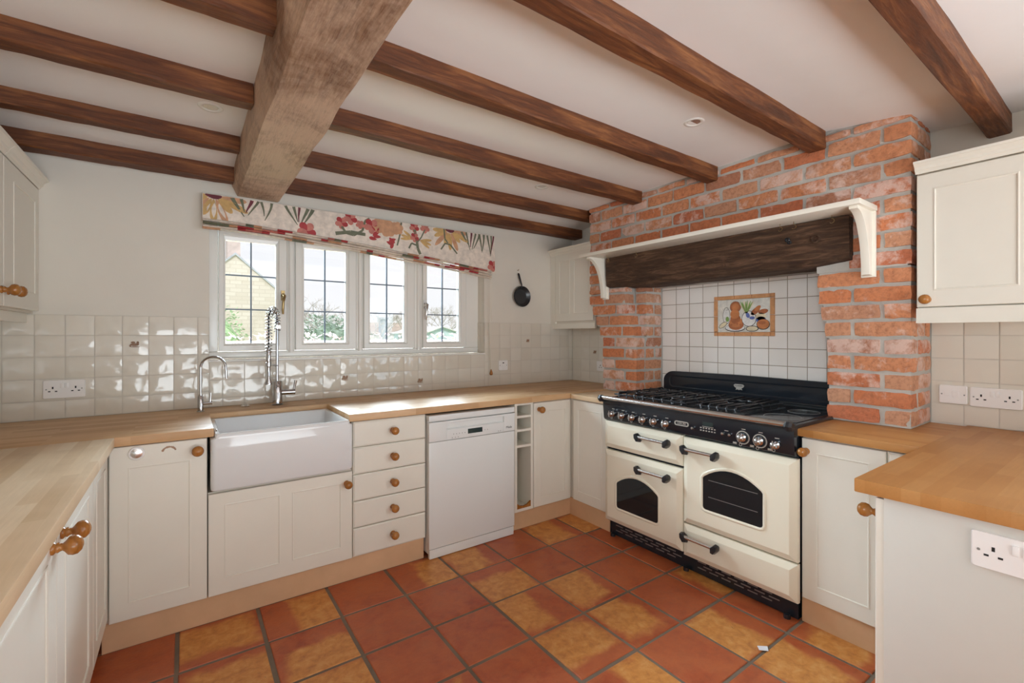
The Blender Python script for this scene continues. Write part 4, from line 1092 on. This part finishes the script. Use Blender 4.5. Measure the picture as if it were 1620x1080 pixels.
# printed flowers: thin shapes in the same mesh
def fpos(x, z, e=.0006):
    zb = zbot(min(x, 2.04)); t = max(0, min(1, (z - zb) / (2.160 - zb))); d = .010 * math.sin(t * PI) * .6 + .010 * (1 - t) ** 2
    return fr(x, z, d + e)
def shape(poly, mi, e):
    poly = [(min(max(x, X0b + .003), X1b - .003), min(max(z, zbot(min(x, 2.04)) + .003), 2.158)) for x, z in poly]
    mb.cur = mi; mb.loft([[fpos(x, z, e - .0012) for x, z in poly], [fpos(x, z, e) for x, z in poly]], False, True)
def petal(x, z, ang, L, wd, mi, e=.0008):
    c, s_ = math.cos(ang), math.sin(ang); P = []
    for k in range(12):
        a = k / 12 * 2 * PI; u = L * (.5 - .5 * math.cos(a)); v = wd * math.sin(a) * (.35 + .65 * (u / L)) * (1.1 - .4 * (u / L) ** 3)
        P.append((x + c * u - s_ * v, z + s_ * u + c * v))
    shape(P, mi, e)
def stem(pts, wd, mi, e=.0012):
    for (xa, za), (xb, zb_) in zip(pts, pts[1:]):
        dx, dz_ = xb - xa, zb_ - za; L = math.hypot(dx, dz_) or 1; nx_, nz2 = -dz_ / L * wd, dx / L * wd
        shape([(xa - nx_, za - nz2), (xb - nx_ * .9, zb_ - nz2 * .9), (xb + nx_ * .9, zb_ + nz2 * .9), (xa + nx_, za + nz2)], mi, e)
MF = ['fabric', 'f_red', 'f_pink', 'f_yel', 'f_peach', 'f_green', 'f_plum']
def daisy(x, z, s=1.0, up=0):
    for k in range(9):
        a = -PI * (.02 + .96 * k / 8) + up; petal(x + .018 * math.cos(a) * s, z + .010 * math.sin(a) * s, a, (.085 + .02 * math.sin(k * 2.3)) * s, .016 * s, 3 if k % 3 else 4, .0008 + .0002 * (k % 2))
    petal(x - .026 * s, z + .004, 0, .052 * s, .018 * s, 6, .0016)
def poppy(x, z, s=1.0, mi=1):
    for k in range(5):
        a = -PI / 2 + k * 2 * PI / 5; petal(x, z, a, .040 * s, .022 * s, mi if k % 2 else 2, .0010 + .0002 * k)
def blade(pts, w0, w1, mi=5, e=.0010):
    L = []; Rr = []
    for i, (x, z) in enumerate(pts):
        a, b = pts[max(0, i - 1)], pts[min(len(pts) - 1, i + 1)]; dx, dz_ = b[0] - a[0], b[1] - a[1]; l = math.hypot(dx, dz_) or 1
        wd = w0 + (w1 - w0) * i / (len(pts) - 1); L.append((x - dz_ / l * wd, z + dx / l * wd)); Rr.append((x + dz_ / l * wd, z - dx / l * wd))
    for k in range(len(pts) - 1): shape([L[k], L[k + 1], Rr[k + 1], Rr[k]], mi, e)
def grass(x, z, n, h, sp):
    for k in range(n):
        c = (k - (n - 1) / 2); top = 2.157; x0_ = x + c * sp * 1.5 + random.uniform(-.008, .008); x1_ = x + c * sp * .25; zb_ = z + random.uniform(-.005, .03)
        P = []
        for q in range(6):
            t_ = q / 5; P.append((x0_ + (x1_ - x0_) * t_ ** 1.4 + .006 * math.sin(t_ * 3 + k), top + (zb_ - top) * t_))
        blade(P, .0075 + random.random() * .005, .0022, 5 if k % 4 != 2 else 6 if k % 3 else 4, .0010 + .0001 * k)
daisy(.135, 2.150, 1.65); grass(.30, 2.05, 4, .1, .030); grass(.40, 2.04, 2, .1, .035); grass(.60, 2.04, 5, .1, .030)
poppy(.640, 2.012, 1.5); poppy(.86, 2.095, 1.1); poppy(.92, 2.135, 1.2, 1); poppy(.985, 2.10, .8, 2)
stem([(.86, 2.07), (.89, 2.03), (.94, 2.02), (1.0, 2.06), (1.02, 2.13), (1.05, 2.158)], .008, 5); stem([(.82, 2.018), (.92, 2.040), (1.02, 2.035)], .012, 5, .0013)
poppy(1.065, 2.10, 1.4, 1)
for dx, dz_, s, mi in ((1.13, 2.115, 1.6, 4), (1.18, 2.10, 1.7, 4), (1.155, 2.14, 1.5, 4), (1.25, 2.11, 1.3, 4)):
    for k in range(6): petal(dx, dz_, k * PI / 3 + dx, .038 * s, .024 * s, mi, .0010 + .0001 * k)
for dx, dz_ in ((1.07, 2.035), (1.13, 2.03), (1.19, 2.035), (1.24, 2.03), (1.10, 2.01), (1.17, 2.005), (1.22, 2.01)): petal(dx, dz_, random.random() * 6, .055, .018, 1, .0013)
stem([(1.285, 2.158), (1.275, 2.08), (1.25, 1.985)], .006, 5)
poppy(1.385, 2.135, 1.0); poppy(1.47, 2.14, 1.0, 2); poppy(1.385, 2.06, .9); stem([(1.385, 2.12), (1.40, 2.05), (1.41, 1.98), (1.43, 1.94)], .011, 5); stem([(1.47, 2.13), (1.44, 2.07), (1.41, 2.03)], .005, 5)
for a in (2.9, 3.2, 2.5, .1, -.3, -.6): petal(1.40 + .03 * math.cos(a), 2.045, a, .095, .014, 3, .0009)
stem([(1.34, 1.975), (1.36, 2.015), (1.41, 2.00)], .006, 5)
daisy(1.68, 2.150, 1.55); stem([(1.63, 2.158), (1.635, 2.08), (1.66, 2.05)], .006, 5, .002); stem([(1.60, 1.995), (1.635, 2.045), (1.68, 2.04), (1.74, 1.975)], .006, 5, .002)
grass(1.87, 2.02, 5, .1, .030); grass(1.97, 2.00, 2, .1, .03); grass(2.055, 1.98, 3, .1, .018); poppy(2.072, 1.905, 1.3)
fab_o = mb.build('fabric_panel', MF, bl)
# stacked folds along the foot
for k, (dz_, th, dd) in enumerate(((0.004, .0075, .012), (-.012, .0070, .018), (-.027, .0070, .014), (-.040, .0060, .008))):
    mb = MB(); rings = []; n = 46
    for i in range(n + 1):
        x = X0b + .002 + (2.050 - X0b) * i / n; zz = zbot(x) + dz_ * (1 + .25 * (x / 2)) + .002 * math.sin(x * 9 + k * 2); dpt = dd + .002 * math.sin(x * 13 + k)
        rings.append([W(x, BY - dpt + .024 * math.cos(a) * .8, zz + th * math.sin(a)) for a in [q * PI / 4 for q in range(8)]])
    mb.loft(rings)
    o = mb.build('fold', ['fabric', 'f_red', 'f_green', 'f_peach', 'f_pink'], bl, smooth=60)
    i = 0
    for pl in o.data.polygons:
        xx = pl.center.x + 1.09
        v = noise.noise(Vector((xx * 6.5, k * 7.7, .5)))
        pl.material_index = 0 if v < .10 else 1 if v < .19 else 3 if v < .26 else 4 if v < .34 else 2
mb = MB()
P = [(2.052, BY - .01, 1.845), (2.056, BY - .004, 1.72), (2.058, BY + .0, 1.55), (2.062, BY + .025, 1.40), (2.078, 3.242, 1.2), (2.088, 3.243, 1.045)]
mb.tube(P, .0016, 6); mb.tube([(2.064, BY - .012, 1.862), (2.060, BY - .012, 1.48), (2.068, BY + .0, 1.45), (2.072, BY, 1.48), (2.064, BY, 1.50)], .0013, 5)
cd = single(mb, 'blind_cord', 'rope', (2.06, 3.2, 1.84), 'thin beige blind cord hanging beside the right window edge', 'cord', smooth=60)
mb = MB(); mb.lathe([(0, .040), (.004, .038), (.006, .030), (.0125, .012), (.0135, 0), (.010, -.009), (0, -.011)], (2.089, 3.243, 1.012), (0, 0, 1), 14); mb.build('acorn_pull', 'knob_wood', cd, smooth=60, label='small wooden acorn pull')

# ---------------------------------------------------------------- hanging pan
t = thing('frying_pan', (2.40, YB, 1.68), 'small black frying pan hanging on the wall right of the window', 'pan')
mb = MB(); mb.lathe([(.0, .004), (.066, .004), (.088, .030), (.091, .031), (.091, .028), (.070, .0), (0, .0)], (2.404, YB - .006, 1.675), (0, -1, 0), 32); mb.build('pan_bowl', 'black_matt', t, smooth=50)
mb = MB(); mb.lathe([(.064, .0045), (.045, .006), (.0, .006)], (2.404, YB - .006, 1.675), (0, -1, 0), 28); mb.build('pan_base', 'hob_ring', t, smooth=50)
mb = MB(); mb.tube([(2.400, YB - .030, 1.752), (2.398, YB - .036, 1.775), (2.392, YB - .030, 1.80), (2.384, YB - .022, 1.84), (2.378, YB - .018, 1.868), (2.376, YB - .016, 1.878)], [.006, .006, .008, .0095, .009, .006], 10); mb.build('handle', 'black_matt', t, smooth=60)
mb = MB(); mb.tube([(2.376, YB, 1.905), (2.376, YB - .02, 1.903), (2.376, YB - .024, 1.912)], .0025, 6)
single(mb, 'wall_hook', 'brass', (2.376, YB, 1.9), 'tiny hook in the wall above the frying pan', 'hook')

# ---------------------------------------------------------------- sockets and switches
def plate(fr, a, b, w_, h, kind, label, m='white_plastic', name='double_socket', cat='socket'):
    o = fr(a, b, 0); t = thing(name, tuple(o), label, cat)
    mb = MB(fr); P = rrect(a - w_ / 2, a + w_ / 2, b - h / 2, b + h / 2, .006, 3)
    mb.prism(P, 0, .009, bev=.002); pl = mb.build('face_plate', m, t)
    d = .0088
    def pins(c):
        mb = MB(fr); mb.box(c - .003, c + .003, b + .002, b + .013, d, d + .0006)
        mb.box(c - .017, c - .008, b - .013, b - .008, d, d + .0006); mb.box(c + .008, c + .017, b - .013, b - .008, d, d + .0006); mb.build('pin_holes', 'dark', pl)
    def rocker(c, s=.012):
        mb = MB(fr); mb.box(c - s / 2, c + s / 2, b + .006, b + .030, d, d + .004); mb.build('switch', m, pl, bevel=.001)
    def screw(c):
        mb = MB(); mb.lathe([(.0035, 0), (.003, .0012), (0, .0012)], fr(c, b, d), tuple(fr(0, 0, 1) - fr(0, 0, 0)), 10); mb.build('screw', 'slot', pl)
    if kind == 'double':
        for s in (-1, 1): pins(a + s * w_ * .27); rocker(a + s * .009)
        screw(a - w_ * .42); screw(a + w_ * .42)
    elif kind == 'single': pins(a); rocker(a + .025, .010)
    elif kind == 'switch':
        mb = MB(fr); mb.box(a - .002, a + .022, b - .012, b + .016, d, d + .003); mb.build('switch', m, pl, bevel=.001)
        mb = MB(fr); mb.box(a - .030, a - .012, b - .010, b + .014, d, d + .001); mb.build('fuse_holder', m, pl, bevel=.0005); screw(a - w_ * .4); screw(a + w_ * .4)
    elif kind == 'spur':
        mb = MB(fr); mb.box(a - .008, a + .008, b + .016, b + .024, d, d + .001); mb.build('indicator', 'dark', pl)
        mb = MB(fr); mb.box(a - .012, a + .012, b - .026, b - .002, d, d + .002); mb.build('switch', m, pl, bevel=.0008); screw(a - .034); screw(a + .034)
    return t
SK = Fr((0, YB - .0085, 0), (1, 0, 0), (0, -1, 0))
plate(SK, -.505, 1.062, .158, .092, 'double', 'white double socket on the tiles at far left')
plate(SK, 2.216, 1.080, .094, .084, 'spur', 'small white fused switch on the tiles right of the window', name='fused_switch', cat='switch')
SR = Fr((XR - .0085, 0, 0), (0, -1, 0), (-1, 0, 0))
plate(SR, -2.885, 1.060, .092, .086, 'single', 'white socket half hidden behind the left brick pier', name='single_socket')
plate(SR, -.578, 1.052, .100, .088, 'switch', 'white single switch plate just right of the right brick pier', name='cooker_switch', cat='switch')
plate(SR, -.436, 1.049, .168, .090, 'double', 'white double socket on the tiles below the right wall cupboard')
plate(Fr((1.650, 0, 0), (0, -1, 0), (-1, 0, 0)), -.1935, .796, .175, .090, 'double', 'white double socket on the cream end panel of the peninsula')

# ---------------------------------------------------------------- downlights
for x, y, z, lab in ((2.052, 1.335, 2.3925, 'white recessed downlight between the two nearest right joists'), (.094, 2.500, 2.3755, 'white recessed downlight left of the thick beam'), (2.03, 2.50, 2.3755, 'white recessed downlight furthest away, in front of the last right joists')):
    t = thing('downlight', (x, y, z), lab, 'downlight', 'recessed ceiling downlights')
    mb = MB(); mb.lathe([(.030, .0), (.030, .004), (.034, .007), (.046, .007), (.050, .003), (.050, -.004), (.030, -.004)], (x, y, z + .001), (0, 0, -1), 30, closed=True); mb.build('bezel', 'white_frame', t, smooth=50)
    mb = MB(); mb.lathe([(.0, .001), (.0295, .001), (.0295, .003), (0, .003)], (x, y, z), (0, 0, -1), 24); mb.build('lamp_glass', 'steel', t, smooth=50)

# ---------------------------------------------------------------- tile mural in the recess
t = thing('tile_mural', (XR - .01, 1.604, 1.467), 'framed picture tile of bread and vegetables above the range cooker', 'tile picture')
fr = Fr((XR - .004, 0, 0), (0, -1, 0), (-1, 0, 0))
A0, A1, B0, B1 = -1.806, -1.400, 1.330, 1.604
mb = MB(fr); mb.box(A0 + .028, A1 - .028, B0 + .028, B1 - .028, 0, .012); pp = mb.build('picture_tiles', 'pic_bg', t, bevel=.001)
mb = MB(fr)
def seg(a0, a1, b0, b1): mb.prism(rect(a0 + .0012, a1 - .0012, b0 + .0012, b1 - .0012), 0, .016, bev=.004)
bw = .028
for k in range(3):
    u0 = A0 + bw + (A1 - A0 - 2 * bw) * k / 3; u1 = A0 + bw + (A1 - A0 - 2 * bw) * (k + 1) / 3; seg(u0, u1, B0, B0 + bw); seg(u0, u1, B1 - bw, B1)
for k in range(2):
    v0 = B0 + bw + (B1 - B0 - 2 * bw) * k / 2; v1 = B0 + bw + (B1 - B0 - 2 * bw) * (k + 1) / 2; seg(A0, A0 + bw, v0, v1); seg(A1 - bw, A1, v0, v1)
for a in (A0, A1 - bw):
    for b in (B0, B1 - bw): seg(a, a + bw, b, b + bw)
mb.build('border_tiles', 'terracotta_border', t)
PM = ['pic_bg', 'pic_brown', 'pic_orange', 'pic_green', 'pic_blue', 'pic_white', 'pic_cream', 'pic_dark']
mb = MB(fr)
def pe(u, v, ru, rv, mi, d, rot=0, n=16):
    cu = A0 + bw + (A1 - A0 - 2 * bw) * u; cv = B0 + bw + (B1 - B0 - 2 * bw) * v; mb.cur = mi; s_ = .35
    P = [(cu + s_ * (ru * math.cos(k * 2 * PI / n) * math.cos(rot) - rv * math.sin(k * 2 * PI / n) * math.sin(rot)), cv + s_ * (ru * math.cos(k * 2 * PI / n) * math.sin(rot) + rv * math.sin(k * 2 * PI / n) * math.cos(rot))) for k in range(n)]
    mb.prism(P, .0118, .0122 + d * .00025)
pe(.18, .50, .075, .16, 7, 0); pe(.18, .50, .068, .15, 5, 1); pe(.18, .72, .04, .03, 7, 1); pe(.18, .72, .032, .02, 0, 2)
pe(.11, .22, .10, .045, 7, 1, .6); pe(.11, .22, .09, .036, 6, 2, .6)
pe(.35, .12, .20, .07, 7, 1); pe(.35, .13, .19, .058, 5, 2); pe(.37, .22, .15, .10, 1, 3); pe(.37, .30, .13, .10, 2, 4); pe(.36, .40, .10, .09, 1, 5)
for k in range(7): pe(.28 + .03 * k, .22 + .03 * (k % 3), .022, .018, 2 if k % 2 else 1, 6)
pe(.35, .55, .09, .09, 2, 6); pe(.36, .77, .11, .11, 7, 2); pe(.36, .77, .105, .105, 1, 3); pe(.36, .77, .07, .07, 2, 4)
for k in range(10): pe(.50 + .016 * k, .72 + .02 * (k % 2), .012, .13, 3 if k % 3 else 6, 3 + k % 3, (4.5 - k) * .13)
pe(.62, .40, .14, .15, 7, 4); pe(.62, .40, .13, .14, 5, 5); pe(.60, .50, .035, .05, 4, 6, .4); pe(.68, .42, .05, .03, 4, 6)
pe(.74, .62, .10, .05, 1, 5, .7); pe(.78, .70, .07, .035, 2, 6, .7); pe(.88, .60, .09, .045, 1, 6, .2); pe(.84, .45, .09, .07, 6, 6); pe(.84, .36, .09, .06, 4, 6)
pe(.88, .22, .12, .10, 7, 6); pe(.88, .23, .11, .09, 2, 7); pe(.86, .27, .07, .03, 1, 8); pe(.68, .10, .12, .055, 7, 7); pe(.68, .10, .105, .043, 6, 8); pe(.20, .40, .035, .05, 3, 5)
mb.build('picture', PM, pp)

# paper scrap
mb = MB(); mb.loft([[W(2.005, 1.003, .0022), W(1.985, .985, .0022), W(2.010, .958, .0022), W(2.035, .975, .0022)], [W(2.005, 1.003, .0030), W(1.985, .985, .0030), W(2.010, .958, .0036), W(2.035, .975, .0045)]])
single(mb, 'paper_scrap', 'paper', (2.01, .98, .002), 'small white paper scrap lying on the terracotta floor', 'paper')

# ---------------------------------------------------------------- outdoors
struct(MB().box(-40, 60, YB + .3, 90, -.6, -.5), 'trim_10', 'lawn')
K = 1.6
def S(x, z, y0=11): return (x * K, 1.338 + (z - 1.338) * K)
hs = thing('stone_house', (0, 17.6, -.5), 'honey stone gable house with a brick chimney outside the left window light', 'house')
ax, az = S(.84, 2.985); fr = lambda a, b, d: W(a, 17.6 + d, b)
mb = MB(); slope = .895; rx_ = 4.6; MB_ = mb
rr2 = 2.0; mb.prism([(ax - rx_, -.5), (ax + rr2, -.5), (ax + rr2, az - rr2 * slope), (ax, az), (ax - rx_, az - rx_ * slope)], 0, 6, fr); mb.build('wall', 'stone', hs)
mb = MB()
for s, q in ((-1, rx_), (1, rr2)):
    mb.prism([(ax, az), (ax + s * (q + .1), az - (q + .1) * slope), (ax + s * (q + .1), az - (q + .1) * slope + .06), (ax, az + .07)], -.06, 6.1, fr)
mb.build('roof', 'slate', hs)
c0 = S(.70, 0)[0]; c1 = S(.93, 0)[0]; mb = MB(); mb.box(c0, c1, 17.62, 18.4, az - .35, az + .75); mb.box(c0 - .04, c1 + .04, 17.58, 18.44, az + .68, az + .80); mb.build('chimney', 'ext_brick', hs)
hs = thing('far_cottage', (12, 34, -.5), 'distant low cottage with a tiled roof and chimney outside the third window light', 'house')
k2 = 34 / 18
mb = MB(); mb.box(5.9 * k2, 8.6 * k2, 34, 39, -.5, 1.55); mb.build('wall', 'render_wall', hs)
mb = MB(); fr = lambda a, b, d: W(a, b, d); mb.loft([[W(5.8 * k2, 33.8, 1.45), W(8.7 * k2, 33.8, 1.45), W(8.7 * k2, 39.2, 1.45), W(5.8 * k2, 39.2, 1.45)], [W(6.0 * k2, 36.4, 2.35), W(8.6 * k2, 36.4, 2.35), W(8.6 * k2, 36.6, 2.35), W(6.0 * k2, 36.6, 2.35)]]); mb.build('roof', 'tile_roof', hs)
mb = MB(); mb.box(6.31 * k2, 6.52 * k2, 33.4, 34.2, -.5, 2.62); mb.box(6.28 * k2, 6.55 * k2, 33.3, 34.3, 2.5, 2.66); mb.build('chimney', 'slate', hs)
sd = thing('garden_shed', (10, 20, -.5), 'pale blue shed with a low gable outside the right window light', 'shed')
k3 = 20 / 14; fr = lambda a, b, d: W(a, 20 + d, b)
def s3(x, z): return (x * k3, 1.338 + (z - 1.338) * k3)
mb = MB(); mb.prism([(s3(6.45, 0)[0], -.5), (s3(7.75, 0)[0], -.5), s3(7.75, 1.40), s3(7.03, 1.60), s3(6.45, 1.40)], 0, 4, fr); mb.build('wall', 'shed_blue', sd)
mb = MB()
mb.prism([s3(6.38, 1.375), s3(7.03, 1.60), s3(7.03, 1.635), s3(6.38, 1.41)], -.15, 4.1, fr); mb.prism([s3(7.82, 1.375), s3(7.03, 1.60), s3(7.03, 1.635), s3(7.82, 1.41)], -.15, 4.1, fr); mb.build('roof', 'shed_roof', sd)
def foliage(x0, x1, y0, y1, z0, z1, n, size, m, name, label, cat, group=None):
    mb = MB(); c = Vector(((x0 + x1) / 2, (y0 + y1) / 2, z0)); h = Vector(((x1 - x0) / 2, (y1 - y0) / 2, z1 - z0))
    boxy = name == 'garden_hedge'
    if boxy: mb.box(x0 + .1, x1 - .1, y0 + .12, y1 - .05, z0, z1 - .12)
    else:
        rings = []
        for i in range(7):
            t_ = i / 6; rr_ = math.sin(PI * (.12 + .88 * t_)) ** .6 * .86 if i < 6 else .05
            rings.append([Vector((c.x + h.x * rr_ * math.cos(a) * (1 + .15 * noise.noise(Vector((a * 2, t_ * 4, x0)))), c.y + h.y * rr_ * math.sin(a), z0 + h.z * .93 * t_)) for a in [k * 2 * PI / 14 for k in range(14)]])
        mb.loft(rings)
    for _ in range(n):
        while True:
            u, v, w_ = random.uniform(-1, 1), random.uniform(-1, 1), random.random()
            if boxy or (u * u + v * v) <= max(.03, math.sin(PI * (.12 + .8 * w_)) ** 1.1): break
        p_ = Vector((c.x + u * h.x, c.y + v * h.y, z0 + w_ * h.z)); a, b = random.random() * 6.28, random.uniform(-.8, .8)
        d1 = Vector((math.cos(a) * math.cos(b), math.sin(a) * math.cos(b), math.sin(b))) * size * random.uniform(.6, 1.3); d2 = Vector((-math.sin(a), math.cos(a), random.uniform(-.5, .5))) * size * .45
        mb._add([p_ - d1, p_ + d2, p_ + d1, p_ - d2], [(0, 1, 2, 3)])
    return single(mb, name, m, tuple(c), label, cat, group)
foliage(-.2, 6.2, 7.4, 8.3, -.5, 1.365, 5200, .045, 'hedge_red', 'garden_hedge', 'reddish clipped hedge along the foot of the window view', 'hedge')
foliage(.0, .99, 9.0, 9.9, -.5, 1.86, 2600, .05, 'leaf_green', 'garden_shrub', 'bright green shrub in front of the stone gable', 'shrub')
foliage(1.9, 3.9, 11.2, 12.6, -.5, 1.82, 4200, .07, 'leaf_blue', 'garden_shrub', 'blue-green rounded shrub seen through the second window light', 'shrub')
def bare_tree(x, y, H_, sp, label, seed):
    rnd = random.Random(seed); mb = MB()
    def br(p_, d, L, r, depth):
        q = p_ + d * L; mid_ = p_.lerp(q, .5) + Vector((rnd.uniform(-1, 1), rnd.uniform(-1, 1), rnd.uniform(-.5, 1))) * L * .07
        mb.tube([p_, mid_, q], [r, r * .85, r * .65], 5 if depth > 2 else 3, False)
        if depth == 0: return
        for _ in range(3 if depth > 1 else 4):
            nd = (d + Vector((rnd.uniform(-1, 1) * sp, rnd.uniform(-1, 1) * sp, rnd.uniform(-.35, .5)))).normalized(); br(q, nd, L * rnd.uniform(.62, .8), r * .62, depth - 1)
    br(Vector((x, y, -.5)), Vector((0, 0, 1)), H_ * .30, H_ * .018, 5)
    single(mb, 'bare_tree', 'bark', (x, y, -.5), label, 'tree', 'bare winter trees beyond the garden')
bare_tree(4.75, 22, 3.9, .9, 'bare winter tree at the left of the second window light', 3)
bare_tree(6.95, 27.2, 4.2, .9, 'bare winter tree at the right of the second window light', 5)
bare_tree(9.7, 28, 3.9, .9, 'bare winter tree behind the distant chimney', 8)
bare_tree(13.4, 32.5, 4.6, .9, 'bare winter tree at the right of the third window light', 11)
bare_tree(13.6, 28, 4.2, .9, 'bare winter tree left of the shed ridge in the right window light', 14)
bare_tree(17.2, 33.5, 4.8, .9, 'bare winter tree right of the shed ridge in the right window light', 17)

for o in list(bpy.data.objects):
    if '_o' in o: del o['_o']
